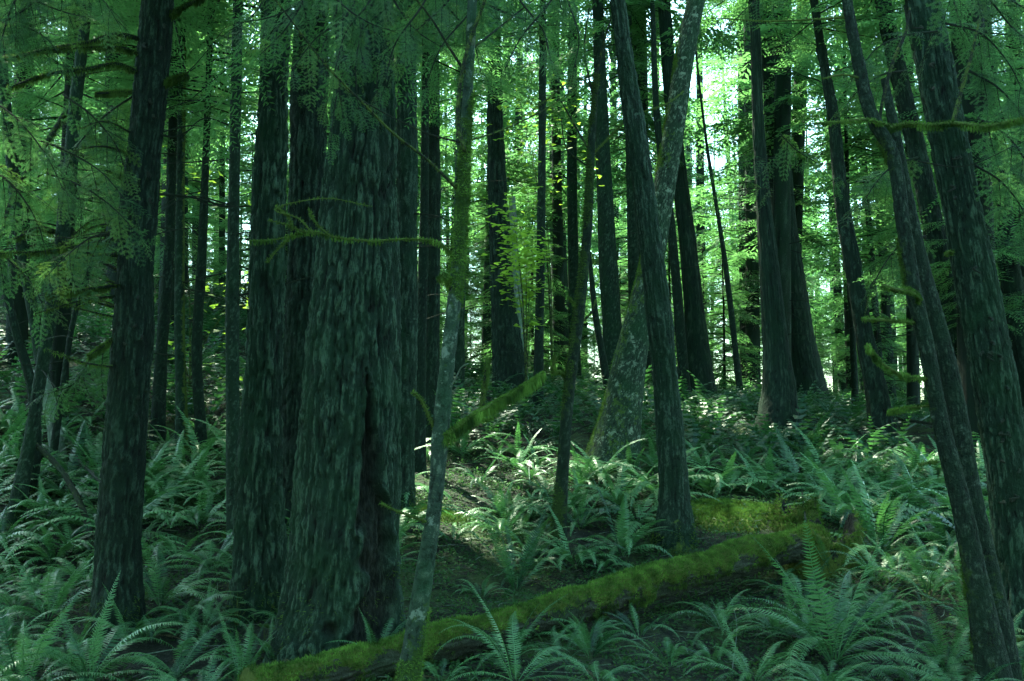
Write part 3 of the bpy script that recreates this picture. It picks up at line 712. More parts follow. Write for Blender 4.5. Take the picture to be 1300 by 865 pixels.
# boughs: a drooping woody branch carrying needle sprays on both sides
def bough(tkey, pts_px, Y0, Y1=None, n=14, L=46, tip=.1, r0=.009, start=.0):
    Y1 = Y0 if Y1 is None else Y1
    branch(tkey, pts_px, [Y0, Y1], r0, .002)
    P = np.array(pts_px, float); d = np.r_[0, np.cumsum(np.linalg.norm(np.diff(P, axis=0), axis=1))]
    for k in range(n):
        t = start+(1-start)*(k+random.uniform(.1, .9))/n; s_ = t*d[-1]
        p = np.array([np.interp(s_, d, P[:, 0]), np.interp(s_, d, P[:, 1])])
        q = np.array([np.interp(s_+8, d, P[:, 0]), np.interp(s_+8, d, P[:, 1])])-np.array([np.interp(s_-8, d, P[:, 0]), np.interp(s_-8, d, P[:, 1])])
        q /= np.linalg.norm(q)+1e-6; sd = np.array([-q[1], q[0]])*(1 if k % 2 else -1)
        v = q*.75+sd*.65*random.uniform(.6, 1.2)+np.array([0, .28])
        l = L*(1.1-.5*t)*random.uniform(.7, 1.25)
        Yk = Y0+(Y1-Y0)*t
        foliage(tkey, tuple(p), tuple(p+v*l), Yk, Yk+random.uniform(-.16, .16), tip=random.random() < tip, roll=random.uniform(-.7, .7))
    foliage(tkey, pts_px[-1], tuple(P[-1]+q*L*.7), Y1, tip=random.random() < tip)
for pts in [[(600,-40),(520,-10),(460,40),(428,120),(420,180)], [(560,-40),(490,0),(440,60),(415,130)], [(520,-50),(470,10),(452,80),(455,140)], [(430,-60),(430,0),(410,60),(392,110)],
            [(540,-30),(500,30),(480,90),(478,135)], [(400,-50),(385,0),(360,40),(330,70)], [(450,-50),(400,-10),(350,20),(300,30)], [(600,-50),(570,0),(520,50),(500,90)],
            [(620,-50),(600,10),(560,60),(540,110)], [(520,-50),(560,0),(600,50),(610,90)], [(640,-50),(660,0),(690,40),(700,80)], [(560,-40),(600,-5),(650,20),(700,30)], [(480,-60),(500,0),(530,40),(560,60)],
            [(400,-60),(420,-10),(470,30),(500,40)], [(460,-20),(440,20),(400,50),(370,90)], [(560,-60),(540,0),(500,60),(488,110)],
            [(440,-50),(450,10),(430,80),(436,150)], [(480,-60),(470,0),(440,40),(425,90)], [(350,-40),(340,-10),(320,20),(290,40)], [(640,-60),(620,-20),(590,20),(565,40)],
            [(700,-50),(720,0),(735,50),(728,90)], [(720,-50),(700,0),(660,50),(640,90)]]:
    Y0 = random.uniform(5.8, 6.6); bough('T5', pts, Y0, Y0-random.uniform(0, .4), n=11, L=40, tip=.16)
for pts, Y0, tp in [([(-40,-30),(30,-5),(80,15),(108,22)],7.0,.6), ([(-40,20),(20,30),(60,50),(80,80)],7.1,.2), ([(20,-50),(80,-20),(130,0),(150,30)],7.2,.3), ([(-40,110),(20,150),(60,200),(80,240)],7.3,.15),
        ([(20,170),(80,190),(130,220),(165,262)],7.4,.5), ([(60,220),(110,240),(150,270),(176,300)],7.3,.55), ([(150,296),(120,300),(90,320),(60,350)],7.3,.2), ([(80,120),(120,150),(150,190),(160,220)],7.9,.3),
        ([(-30,200),(20,240),(50,290),(60,330)],7.8,.3), ([(172,120),(130,150),(90,200),(80,250)],8.0,.2), ([(60,-40),(20,0),(0,60),(-10,100)],6.9,.1), ([(110,-40),(60,-10),(20,20),(-20,40)],7.0,.2),
        ([(-30,300),(10,330),(40,360),(60,400)],8.4,.2), ([(150,430),(120,450),(90,490),(60,500)],8.4,.1)]:
    bough('T1', pts, Y0, Y0-.3, n=13, L=50, tip=tp)
for pts, tk, Y0, tp in [([(1150,90),(1120,95),(1090,115),(1070,140)],'T22',7.2,.3), ([(1165,200),(1135,210),(1110,235),(1095,260)],'T22',7.4,.6), ([(1175,300),(1145,310),(1120,340),(1105,370)],'T22',7.6,.3),
        ([(1190,40),(1150,45),(1115,60),(1090,90)],'T23',7.0,.1), ([(1200,30),(1240,40),(1280,80),(1300,120)],'T23',7.0,.1), ([(1200,-30),(1250,-5),(1290,40),(1320,60)],'T23',6.8,.2), ([(1230,90),(1265,110),(1300,150),(1320,190)],'T23',7.0,0),
        ([(1240,-50),(1270,-10),(1300,10),(1330,20)],'T23',6.8,.2), ([(1205,-20),(1220,30),(1240,70),(1250,100)],'T23',7.3,0), ([(1240,150),(1275,170),(1310,220),(1320,250)],'T23',7.4,0), ([(1238,210),(1270,230),(1300,270),(1310,300)],'T23',7.5,.2),
        ([(1000,-30),(960,0),(930,30),(915,60)],'T19',13,.1), ([(984,200),(950,205),(920,215),(895,225)],'T18',14,.1), ([(980,240),(950,240),(915,250),(890,262)],'T18',14,.3), ([(990,170),(1010,190),(1040,210),(1060,235)],'T19',14,.1)]:
    bough(tk, pts, Y0, Y0-.3, n=12, L=48 if Y0 < 10 else 30, tip=tp)

# ------------------------------------------------------------------ the fallen mossy log, the stump and the moss mound
def log_obj(name, label, cat, ends, radii, kind, seed, mossn, res=1.0, mat='log', mossamt=1.2, topbias=.9):
    A, Bp = ends; mid = (A+Bp)/2+Vector((0, 0, .02)); L = (Bp-A).length
    pts = [A, A.lerp(Bp, .33)+Vector((0, 0, -.015)), A.lerp(Bp, .66)+Vector((0, 0, .02)), Bp]
    rad = list(np.interp([0, .33, .66, 1], np.linspace(0, 1, len(radii)), radii))
    root = tag(ob(name, None, loc=A), label, cat)
    pl = [p-A for p in pts]; rings = int(L*70*res); sides = 84
    v, q, at_, nrm = trunk_mesh(pl, rad, sides, rings, kind, seed, 0.0)
    P = v.reshape(rings, sides, 3)
    nz = nrm[:, 2]; lump = fbm(v[:, 0]*4, v[:, 1]*4, v[:, 2]*4, 3, seed+5)
    mo = np.clip(.30+topbias*nz+.75*lump+.25*fbm(v[:, 0]*14, v[:, 1]*14, v[:, 2]*14, 2, seed+6), 0, 1.4)*mossamt/1.2
    v = v+nrm*(np.clip(mo, 0, 1)*.022*(1+lump))[:, None]
    at_['moss'] = mo
    # end caps
    c0, c1 = v[:sides].mean(0), v[-sides:].mean(0); n0 = len(v); v2 = np.vstack([v, [c0, c1]])
    tr = [((k+1) % sides, k, n0) for k in range(sides)]+[(n0-sides+k, n0-sides+(k+1) % sides, n0+1) for k in range(sides)]
    A2 = {k: np.r_[x, 0, 0] for k, x in at_.items()}
    ob('bark', mesh_np('bark', v2, q, np.array(tr), mats=[M[mat]], smooth=True, attrs=A2), root)
    keep = (mo+.2*rng.normal(size=len(mo))) > .42
    F = fuzz(v[keep], nrm[keep], mossn, .017, .0032, .6, seed=seed)
    m = ob('moss', mesh_np('moss', F, None, np.arange(len(F)).reshape(-1, 3), mats=[M['moss']]), root); m['kind'] = 'stuff'
    low = (nz < -.1) & (mo > .1)
    if low.sum() > 20:
        F = fuzz(v[low], nrm[low]*.3, mossn//7, .024, .003, 0, 1.0, seed=seed+1)
        m = ob('hanging_moss', mesh_np('moss', F, None, np.arange(len(F)).reshape(-1, 3), mats=[M['hang_moss']]), root); m['kind'] = 'stuff'
    return root
pA = at(318, 884, 5.9); pB = at(1035, 688, 9.6)
log_obj('fallen_log', 'long fallen log thick with bright moss, lying across the foreground', 'log', (pA, pB), [.10, .105, .118, .135], 'plate', 61, 46000)
print('log ends', pA, ground(pA.x, pA.y), pB, ground(pB.x, pB.y))
def mound(px, py, lx, ly, h, label, name='mossy_mound', cat='mound', mossn=14000, jag=0.0, mat='log', keep=-.6, rot=0):
    g = on_ground(px, py); n = 90
    th = np.linspace(0, 2*PI, n, endpoint=False); rr = np.linspace(0, 1, 40)
    R_, TH = np.meshgrid(rr, th)
    x = R_*np.cos(TH)*lx; y = R_*np.sin(TH)*ly
    x, y = x*math.cos(rot)-y*math.sin(rot), x*math.sin(rot)+y*math.cos(rot)
    prof = (1-R_**2.4)
    z = prof*h*(1+.45*fbm(x*2.5, y*2.5, 0, 3, 33))+jag*np.abs(fbm(x*7, y*7, 2, 2, 34))*prof
    z = z+(ground(x+g.x, y+g.y)-ground(g.x, g.y))-.05*R_
    v = np.stack([x, y, z], -1).reshape(-1, 3)
    i = np.arange(n*40).reshape(n, 40); j = np.roll(i, -1, axis=0)
    q = np.stack([i[:, :-1], i[:, 1:], j[:, 1:], j[:, :-1]], -1).reshape(-1, 4)
    root = tag(ob(name, None, loc=(g.x, g.y, float(ground(g.x, g.y)))), label, cat)
    k = len(v)
    ob('body', mesh_np('body', v, q, mats=[M[mat]], smooth=True, attrs=dict(relief=np.full(k, .4), moss=np.full(k, .9), scar=np.zeros(k))), root)
    sel = (R_.ravel() < .97) & (fbm(v[:, 0]*3, v[:, 1]*3, 0, 2, 35) > keep-.4)
    w_ = v[sel]; nn = np.tile([0, 0, 1.], (len(w_), 1))
    # denser sampling between rings
    F = fuzz(w_+rng.normal(0, .012, w_.shape)*[1, 1, .2], nn, mossn, .022, .0045, .5, seed=px)
    ob('moss', mesh_np('moss', F, None, np.arange(len(F)).reshape(-1, 3), mats=[M['moss']]), root)['kind'] = 'stuff'
    return root
mound(925, 652, .9, .55, .07, 'low cushion of bright moss behind the right end of the log', mossn=34000)
mound(560, 655, .5, .3, .06, 'small moss patch on the bare soil right of the thick trunk', mossn=5000)

# rotten stump at the end of the log: ring of broken wood around a dark hollow
def stump(px, py, R0, H, label, seed, Yd=None):
    g = on_ground(px, py) if Yd is None else at(px, py, Yd)
    gz = float(ground(g.x, g.y)); root = tag(ob('rotten_stump', None, loc=(g.x, g.y, gz)), label, 'stump')
    n = 120; th = np.arange(n)/n*2*PI; C, S = np.cos(th), np.sin(th)
    top = H*(.6+.35*noise(C*1.6, S*1.6, 1, seed)+.12*np.abs(noise(C*7, S*7, 2, seed+1)))
    rows = []; attrs = {'relief': [], 'moss': [], 'scar': []}
    prof = [(0, 1.25, 0), (.2, 1.08, 0), (.45, 1.0, 0), (.7, .95, 0), (.9, .92, .0), (1.0, .86, .2), (.97, .74, 1), (.6, .6, 1), (.2, .35, 1), (.12, .02, 1)]
    for f, rf, sc in prof:
        rr = R0*rf*(1+.12*noise(C*3, S*3, f*3, seed+2)+.06*noise(C*12, S*12, f*6, seed+3))
        rows.append(np.stack([C*rr, S*rr, top*f-.12*(f == 0)], -1))
        attrs['relief'].append(np.abs(noise(C*14, S*14, f*2, seed))); attrs['scar'].append(np.full(n, float(sc)))
        attrs['moss'].append(np.full(n, .75-.5*sc)+.4*noise(C*3, S*3, f*2, seed+4))
    v = np.vstack(rows); k = len(prof); i = np.arange(n*k).reshape(k, n); j = np.roll(i, -1, axis=1)
    q = np.stack([i[:-1], j[:-1], j[1:], i[1:]], -1).reshape(-1, 4)
    ob('wood', mesh_np('wood', v, q, mats=[M['log']], smooth=True, attrs={a: np.concatenate(b) for a, b in attrs.items()}), root)
    sel = np.concatenate(attrs['moss']) > .45; P = v[sel]
    nn = P*[1, 1, 0]; nn /= np.linalg.norm(nn, axis=1)[:, None]+1e-6
    F = fuzz(P+rng.normal(0, .03, P.shape)*[.3, .3, 1], nn, 7000, .022, .004, .5, seed=seed)
    ob('moss', mesh_np('moss', F, None, np.arange(len(F)).reshape(-1, 3), mats=[M['moss']]), root)['kind'] = 'stuff'
stump(1046, 712, .34, .42, 'mossy rotten stump with a dark hollow at the right end of the log', 3)
stump(1012, 672, .22, .34, 'small jagged rotten stump behind the right end of the log', 5)

# ------------------------------------------------------------------ ferns
def frond_mesh(seed, arch, np_=34, w=.10, lod=0):
    """frond of length 1: starts at origin, goes along +Y, rises then bends over"""
    r = np.random.default_rng(seed)
    n = np_; t = np.linspace(0, 1, 60)
    a0 = arch[0]; a1 = arch[1]                                # start and end pitch (rad)
    ang = a0+(a1-a0)*t**1.25
    dx = np.cos(ang); dz = np.sin(ang)
    y = np.r_[0, np.cumsum((dx[1:]+dx[:-1])/2)]/59; z = np.r_[0, np.cumsum((dz[1:]+dz[:-1])/2)]/59
    sw = r.uniform(-.10, .10); x = sw*t**2+.008*np.sin(t*9+seed)
    P = np.stack([x, y, z], -1); tan = np.gradient(P, axis=0); tan /= np.linalg.norm(tan, axis=1)[:, None]
    V, Tr = [], []
    def addtri(*idx): Tr.append(idx)
    for k in range(n):
        tt = .10+.885*(k/(n-1))**.95
        for s in (-1, 1):
            tj = min(.999, tt+r.uniform(-.004, .004)); f = tj*59; i = int(f); fr = f-i
            p = P[i]*(1-fr)+P[min(59, i+1)]*fr; td = tan[i]
            side = np.array([1., 0, 0])*s; side = side-td*side.dot(td); side /= np.linalg.norm(side)
            up = np.cross(td, side)*(-s) if s > 0 else np.cross(side, td)
            up = np.cross(side*s, td); up = up if up[2] > 0 else -up
            u = (k/(n-1)); ln = w*(min(1, .45+2.2*u) if u < .25 else (1-(u-.25)/.75)**.72+.04)
            ln *= r.uniform(.88, 1.08)
            d = side*.93+td*(.30+.25*u)-up*.22+r.normal(0, .07, 3); d /= np.linalg.norm(d)
            bw = .0085*(.6+.6*min(1, ln/w)) if n > 25 else (.019 if n > 15 else .036)
            b0 = p-td*bw*.6; b1 = p+td*bw*.8; mid = p+d*ln*.5-up*.002
            m0 = mid-td*bw*.75; m1 = mid+td*bw*.55; tip = p+d*ln-up*ln*.14+td*bw*.8
            c = len(V)
            if lod == 0:
                V.extend([b0, b1, m0, m1, tip]); Tr.extend([(c, c+2, c+1), (c+1, c+2, c+3), (c+2, c+4, c+3)])
            else:
                V.extend([b0, b1, tip, mid-td*bw]); Tr.extend([(c, c+3, c+1), (c+3, c+2, c+1)])
    nr = 12 if n > 15 else 6; ii = np.linspace(0, 59, nr).astype(int)
    rv, rq, _ = tube_np([tuple(P[i]) for i in ii], list(np.linspace(.006, .0012, nr)), nr, 3, close=False)
    rq = np.vstack([rq[:, [0, 1, 2]], rq[:, [0, 2, 3]]])
    return np.vstack([np.array(V), rv]), np.vstack([np.array(Tr), rq+len(V)])
ARCH = [(1.25, .55), (1.15, -.1), (1.05, -.6), (.9, -.9), (.75, -1.05), (.55, -.9), (1.35, .9), (.35, -.6), (1.0, -1.25)]
FR0 = [[mesh_np('frond', *(lambda q: (q[0], None, q[1]))(frond_mesh(500+i*7+j, a, 38, .094+.012*j)), mats=[M['fern']]) for j in range(2)] for i, a in enumerate(ARCH)]
FRD = [mesh_np('frond', *(lambda q: (q[0], None, q[1]))(frond_mesh(560+i, a, 30, .07)), mats=[M['dead_fern']]) for i, a in enumerate([(.5, -1.2), (.3, -1.0), (.1, -.5)])]
FR1N = [frond_mesh(600+i, a, 22, .112, 1) for i, a in enumerate(ARCH)]
FR1 = [mesh_np('frond', v, None, t, mats=[M['fern']]) for v, t in FR1N]

FR2N = [frond_mesh(650+i, a, 9, .13, 1) for i, a in enumerate(ARCH)]
def fern_mesh(seed, src=None, nfr=(11, 17)):
    r = np.random.default_rng(seed); parts = []; src = src or FR1N
    nf = r.integers(*nfr)
    for k in range(nf):
        i = int(r.choice([1, 2, 3, 4, 5, 8, 7, 0], p=[.18, .2, .18, .12, .1, .1, .06, .06])); v, t = src[i]
        Mx = rotz(k/nf*2*PI+r.uniform(-.3, .3)); s = r.uniform(.7, 1.1)
        parts.append((v@Mx.T*s, None, t))
    return merge(parts)
FERN_FAR = [fern_mesh(700+i) for i in range(8)]
FERN_LOW = [fern_mesh(720+i, FR2N, (9, 12)) for i in range(8)]
FERN_ME = [mesh_np('fern', v, None, t, mats=[M['fern']]) for v, _, t in FERN_FAR]

LAND = [(148,'the branchy left fir'), (329,'the paired dark fir'), (432,'the thick furrowed trunk'), (640,'the sturdy dark fir'), (709,'the hooked stem'), (857,'the leaning central fir'), (988,'the two cedars'), (1120,'the dark leaning fir'), (1250,'the twin alders')]
nfern = 0
def fern(x, y, s, label, nf=None, near=True, upright=0., az=None, arches=None, group='sword ferns on the forest floor'):
    global nfern
    nfern += 1
    z = float(ground(x, y))
    if not near:
        o = ob('sword_fern', random.choice(FERN_ME), loc=(x, y, z), rot=(random.uniform(-.12, .12), random.uniform(-.12, .12), random.uniform(0, 6.28)), scale=(s, s, s*random.uniform(.85, 1.1)))
        return tag(o, label, 'fern', group)
    root = tag(ob('sword_fern', None, loc=(x, y, z), rot=(random.uniform(-.1, .1), random.uniform(-.1, .1), 0)), label, 'fern', group)
    nf = nf or random.randint(12, 18); close = y < 9.5
    for k in range(nf):
        a = k/nf*2*PI+random.uniform(-.25, .25) if az is None else random.uniform(*az)
        if arches: i = random.choice(arches)
        else: i = random.choice((0, 6, 1)) if random.random() < upright*.8+.07 else random.choice((1, 2, 2, 3, 3, 4, 5, 7, 8))
        me = random.choice(FR0[i]) if close else FR1[i]
        if close and random.random() < .07: me = random.choice(FRD)
        L = s*random.uniform(.72, 1.12)
        ob('frond', me, root, loc=(math.sin(-a)*.03, math.cos(a)*.03, random.uniform(0, .04)), rot=(random.uniform(-.12, .12), random.uniform(-.25, .25), a), scale=(L, L, L))
    return root
# the ferns that stand out, placed one by one: (px, py of the base, frond length m, label, fronds, upright)
placed = []
for px, py, s, lab, nf, upr in [
    (1058, 842, .98, 'largest fern at the bottom right, its long fronds fanning out over the foreground', 24, .45),
    (1118, 706, .95, 'fern with one tall upright frond behind the largest fern', 15, .5),
    (915, 800, .62, 'fern arching its pale fronds over the mossy log', 13, .1),
    (790, 708, .72, 'fern between the hooked stem and the leaning central fir', 16, .2),
    (655, 752, .72, 'fern with upright fronds close behind the middle of the log', 14, .5),
    (575, 690, .45, 'small flat fern on the bare soil right of the thick trunk', 7, 0),
    (655, 872, .66, 'low fern at the bottom edge in front of the log', 12, .0),
    (480, 838, .38, 'small upright fern at the foot of the thick furrowed trunk', 6, 1.),
    (305, 868, .50, 'upright light green fern in front of the dark paired fir', 10, .8),
    (352, 850, .42, 'small upright fern against the foot of the dark paired fir', 7, .9),
    (225, 862, .72, 'arching fern right of the foot of the branchy left fir', 15, .1),
    (112, 870, .80, 'broad fern left of the foot of the branchy left fir', 18, .3),
    (30, 880, .80, 'fern filling the bottom left corner', 18, .3),
    (60, 790, .85, 'tall fern standing above the bottom left corner fern', 16, .4),
    (205, 770, .8, 'fern right behind the branchy left fir with curved fronds', 15, .1),
    (1180, 760, .75, 'fern in front of the twin alders, drooping to the left', 15, .1),
    (1200, 858, .62, 'fern at the bottom right in front of the twin alder feet', 15, .2),
    (1020, 775, .5, 'fern in front of the mossy rotten stump', 14, .1),
    (850, 850, .38, 'small fern in the dark hollow below the log', 9, .2),
    (1290, 868, .6, 'fern in the bottom right corner beside the twin alders', 14, .2),
    (735, 672, .55, 'fern right of the hooked stem foot', 13, .2),
    (560, 872, .40, 'small fern at the bottom edge just right of the pale alder', 9, .1),
    (712, 846, .34, 'small fern in the dark soil just below the middle of the log', 8, .1),
    (812, 812, .36, 'small fern under the right half of the log', 8, .1),
    (905, 845, .42, 'fern on the dark ground left of the largest fern', 10, .2),
    (760, 872, .4, 'low fern at the bottom edge right of the log fern', 10, .0),
    (955, 872, .5, 'low fern at the bottom edge left of the largest fern', 11, .1)]:
    g = on_ground(px, py); placed.append((g.x, g.y, s)); fern(g.x, g.y, s, lab, nf, True, upr)
print('big fern base', placed[0])
trunks_xy = [(T['base'].x, T['base'].y, max(T['rad'][:3])) for T in TREES.values()]
cand = []
r = random.Random(3)
y = 5.2
while y < 34:
    st = (.36 if y < 9 else .44)+max(0, y-12)*.02
    x = -.62*y-1
    while x < .62*y+1:
        cand.append((x+r.uniform(-.5, .5)*st, y+r.uniform(-.5, .5)*st)); x += st
    y += st
stuffed, todo = [], []; NUM = []
for x, y in cand:
    px, py, z = to_px((x, y, float(ground(x, y))))
    if px < -60 or px > 1360 or py > 905: continue
    if 860 < px < 1050 and 665 < py < 790 and abs(x) < 9 and r.random() < .55: continue
    if any((x-a)**2+(y-b)**2 < (c+.16)**2 for a, b, c in trunks_xy): continue
    if any((x-a)**2+(y-b)**2 < (.34)**2 for a, b, c in placed): continue
    if 505 < px < 650 and 585 < py < 735 and r.random() < .66: continue            # bare soil
    if 860 < px < 1010 and 632 < py < 695: continue                              # moss cushion
    if 760 < px < 930 and py > 770 and r.random() < .8: continue
    if 370 < px < 560 and py > 730: continue
    if 1130 < px < 1240 and 500 < py < 600 and r.random() < .7: continue
    if 180 < px < 300 and 640 < py < 760 and r.random() < .55: continue
    t = (px-300)/735; ly = 880-(880-688)*t
    if 290 < px < 1060 and -34 < py-ly < 46: continue                             # the log itself
    if r.random() < .05: continue
    todo.append((x, y, px, py))
todo.sort(key=lambda c: c[1])
left = 300-nfern
for n, (x, y, px, py) in enumerate(todo):
    s = r.uniform(.42, .85)*(1.08 if y > 10 else (.86 if y > 9 else .72))
    if 630 < px < 760 and 545 < py < 690: s *= .8
    if n < left:
        k = min(LAND, key=lambda l: abs(l[0]-px)); side = 'left of' if px < k[0]-25 else ('right of' if px > k[0]+25 else 'around')
        dep = 'near' if y < 8.5 else ('midway' if y < 13 else 'far up')
        sz = 'small' if s < .62 else ('big' if s > .82 else 'medium')
        lb = '%s sword fern %s %s, %s' % (sz, side, k[1], dep)
        o = fern(x, y, s, lb, near=n < 125, group=lb.replace('fern', 'ferns'))
        NUM.append((lb, px, o))
    else: stuffed.append((x, y, s))
print('ferns', nfern, 'stuff', len(stuffed))
if stuffed:
    P = []
    for x, y, s in stuffed:
        v, _, t = FERN_LOW[r.randrange(8)]; P.append((v@rotz(r.uniform(0, 6.28)).T*s*1.15+np.array([x, y, float(ground(x, y))]), None, t))
    v, _, t = merge(P)
    tag(ob('fern_carpet', mesh_np('fern_carpet', v, None, t, mats=[M['fern']])), 'carpet of ferns covering the far slope below the trees', 'ferns', kind='stuff')

# ------------------------------------------------------------------ ground cover, litter
def scatter(n, y0, y1, dens=None):
    yy = np.sqrt(rng.uniform(y0**2, y1**2, n)); xx = rng.uniform(-.58, .58, n)*yy
    return xx, yy
def flakes(n, size, mat, name, label, cat, y0, y1, seed, lift=.03, clump=2.2, thr=-.1, tilt=.5):
    xx, yy = scatter(n, y0, y1)
    ok = fbm(xx*clump, yy*clump, 0, 2, seed) > thr; xx, yy = xx[ok], yy[ok]; n = len(xx)
    zz = ground(xx, yy)+sstep(26, 18, yy)*(0.03*fbm(xx*5, yy*5, 1, 3, 21))+rng.uniform(.004, lift, n)
    c = np.stack([xx, yy, zz], -1)
    a = rng.normal(0, 1, (n, 3))*[1, 1, tilt]; a /= np.linalg.norm(a, axis=1)[:, None]
    b = np.cross(a, np.array([0, 0, 1])+rng.normal(0, tilt*.6, (n, 3))); b /= np.linalg.norm(b, axis=1)[:, None]
    s = (size*rng.uniform(.5, 1.4, n))[:, None]
    v = np.stack([c-a*s, c+b*s*.55-a*s*.1, c+a*s, c-b*s*.55-a*s*.1], 1).reshape(-1, 3)
    return tag(ob(name, mesh_np(name, v, quads_of(len(v)//4), mats=[M[mat]])), label, cat, kind='stuff')
flakes(130000, .017, 'cover', 'ground_cover', 'low green leaves of wood sorrel and seedlings between the ferns', 'ground cover', 5, 14, 41, lift=.07, thr=-.45)
flakes(45000, .026, 'cover', 'low_herbs', 'low green herbs on the slope between the trees', 'ground cover', 12, 30, 42, lift=.12)
flakes(30000, .014, 'litter', 'leaf_litter', 'brown fallen needles and leaves on the soil', 'leaf litter', 5, 16, 43, lift=.012, thr=-.6, tilt=.25)
flakes(40000, .010, 'moss', 'ground_moss', 'patches of moss on the soil', 'moss', 5, 15, 44, lift=.02, clump=1.3, thr=.25)

xx, yy = scatter(1500, 5, 14); P = []
for x, y in zip(xx, yy):
    a = random.uniform(0, PI); L = random.uniform(.03, .16); z = float(ground(x, y))+random.uniform(.0, .03)
    dx, dy = math.cos(a)*L, math.sin(a)*L; b = random.uniform(-.2, .2)
    P.append(tube_np([(x-dx, y-dy, z+random.uniform(-.01, .03)), (x-dy*b, y+dx*b, z+.012), (x+dx, y+dy, z+random.uniform(-.01, .04))], [.0045, .0035, .0015], 4, 3, close=False))
v, q, _ = merge(P); k = len(v)
tag(ob('twig_litter', mesh_np('twig_litter', v, q, mats=[M['dead']], attrs=dict(relief=np.full(k, .4), moss=np.full(k, .2), scar=np.zeros(k)))), 'small fallen twigs scattered over the soil', 'twigs', kind='stuff')
# broad-leaved seedlings near the paired fir
def herb(px, py, h, label, n=7, ls=.05, mat='cover'):
    g = on_ground(px, py); root = tag(ob('broadleaf_seedling', None, loc=(g.x, g.y, float(ground(g.x, g.y)))), label, 'plant')
    for k in range(n):
        a = random.uniform(0, 6.28); rr = random.uniform(.02, .11); z = h*random.uniform(.5, 1)
        e = np.array([math.cos(a)*rr, math.sin(a)*rr, z])
        v, q, t = tube_np([(0, 0, 0), tuple(e*[.4, .4, .6]), tuple(e)], [.003, .002, .0012], 6, 4)
        st = ob('stem', mesh_np('stem', v, q, t, mats=[M['twig']], attrs=dict(relief=np.full(len(v), .5), moss=np.full(len(v), .6), scar=np.zeros(len(v)))), root)
        m = 11; th = np.linspace(-2.6, 2.6, m); rad = ls*(1+.22*np.cos(th*3.5))*(1-.12*np.abs(th)/2.6)
        lv = np.stack([np.cos(th)*rad+ls*.6, np.sin(th)*rad, -.15*rad+.1*np.abs(np.sin(th))*ls], -1)
        lv = np.vstack([[0, 0, 0], lv])@(rotz(a)@roty(random.uniform(-.2, .5))).T+e
        ob('leaf', mesh_np('leaf', lv, None, np.array([(0, i, i+1) for i in range(1, m)]), mats=[M[mat]]), root)
herb(300, 800, .28, 'broad-leaved seedling among the small ferns by the paired fir', 8, .045)
herb(372, 848, .10, 'tiny leafy seedling on the left end of the log', 4, .03)
herb(335, 830, .20, 'broad-leaved seedling beside the foot of the dark paired fir', 6, .04)

# fallen branches and pale twigs
def stick(px, label, r0=.008, lift=.03, mat='dead', name='fallen_branch', Yd=None):
    P = []
    for x, y in px:
        g = on_ground(x, y) if Yd is None else at(x, y, Yd)
        P.append(Vector((g.x, g.y, float(ground(g.x, g.y))+lift*random.uniform(.6, 1.4))) if Yd is None else g)
    base = P[0].copy(); v, q, t = tube_np([p-base for p in P], list(np.linspace(r0, r0*.4, len(P))), 26, 7, .15, px[0][0])
    k = len(v)
    tag(ob(name, mesh_np(name, v, q, t, mats=[M[mat]], smooth=True, attrs=dict(relief=np.full(k, .5), moss=np.full(k, .25), scar=np.zeros(k))), loc=base), label, 'branch', 'fallen branches on the forest floor')
stick([(420,852),(395,832),(372,822),(345,818)], 'pale curved twig lying at the left end of the log', .009, .06)
stick([(672,625),(676,590),(700,566),(724,562)], 'pale arching twig standing between ferns left of the hooked stem', .008, .12)
stick([(560,632),(590,640),(612,652),(640,664)], 'thin dark stick on the bare soil right of the alder', .011, .04, 'twig')
stick([(512,672),(508,650),(520,640)], 'short bent twig at the right foot of the thick trunk', .006, .06)
for k, (a, b, c) in enumerate([((1130,528),(1160,530),(1190,540)), ((1120,545),(1165,548),(1210,556)), ((1140,515),(1180,524),(1230,530)), ((1085,520),(1120,530),(1150,545)), ((1150,560),(1180,540),(1205,520)), ((1100,512),(1128,518),(1150,512))]):
    stick([a, b, c], ['bare pale stick lying in the deadwood pile behind the twin alders', 'lower long stick of the deadwood pile behind the twin alders', 'upper long stick of the deadwood pile behind the twin alders', 'left stick of the deadwood pile, near the dark leaning fir', 'slanting stick of the deadwood pile', 'far left stick of the deadwood pile'][k], .035-.004*k, .18, 'dead' if k % 2 == 0 else 'twig')
stick([(180,760),(240,715),(300,690)], 'dark dead branch on the ground right of the branchy left fir', .018, .08, 'twig')
stick([(190,790),(250,770),(290,778)], 'thin fallen stick between the branchy left fir and the paired fir', .010, .06, 'twig')
stick([(90,600),(130,660),(170,700)], 'dark dead branch leaning in the ferns left of the branchy fir', .02, .25, 'twig')
stick([(150,868),(230,846),(330,838)], 'long pale twig across the ferns at the bottom left', .005, .16, 'dead')
stick([(930,860),(935,800),(925,760)], 'thin upright twig left of the largest fern', .004, .08)
stick([(1025,700),(1020,660),(1018,640)], 'broken dark twig on the log end near the stump', .012, .2, 'twig')
stick([(720,560),(760,550),(800,556)], 'stick in the ferns behind the hooked stem', .014, .1, 'twig')
stick([(570,600),(620,596),(660,606)], 'stick behind the bare soil patch', .012, .06, 'twig')

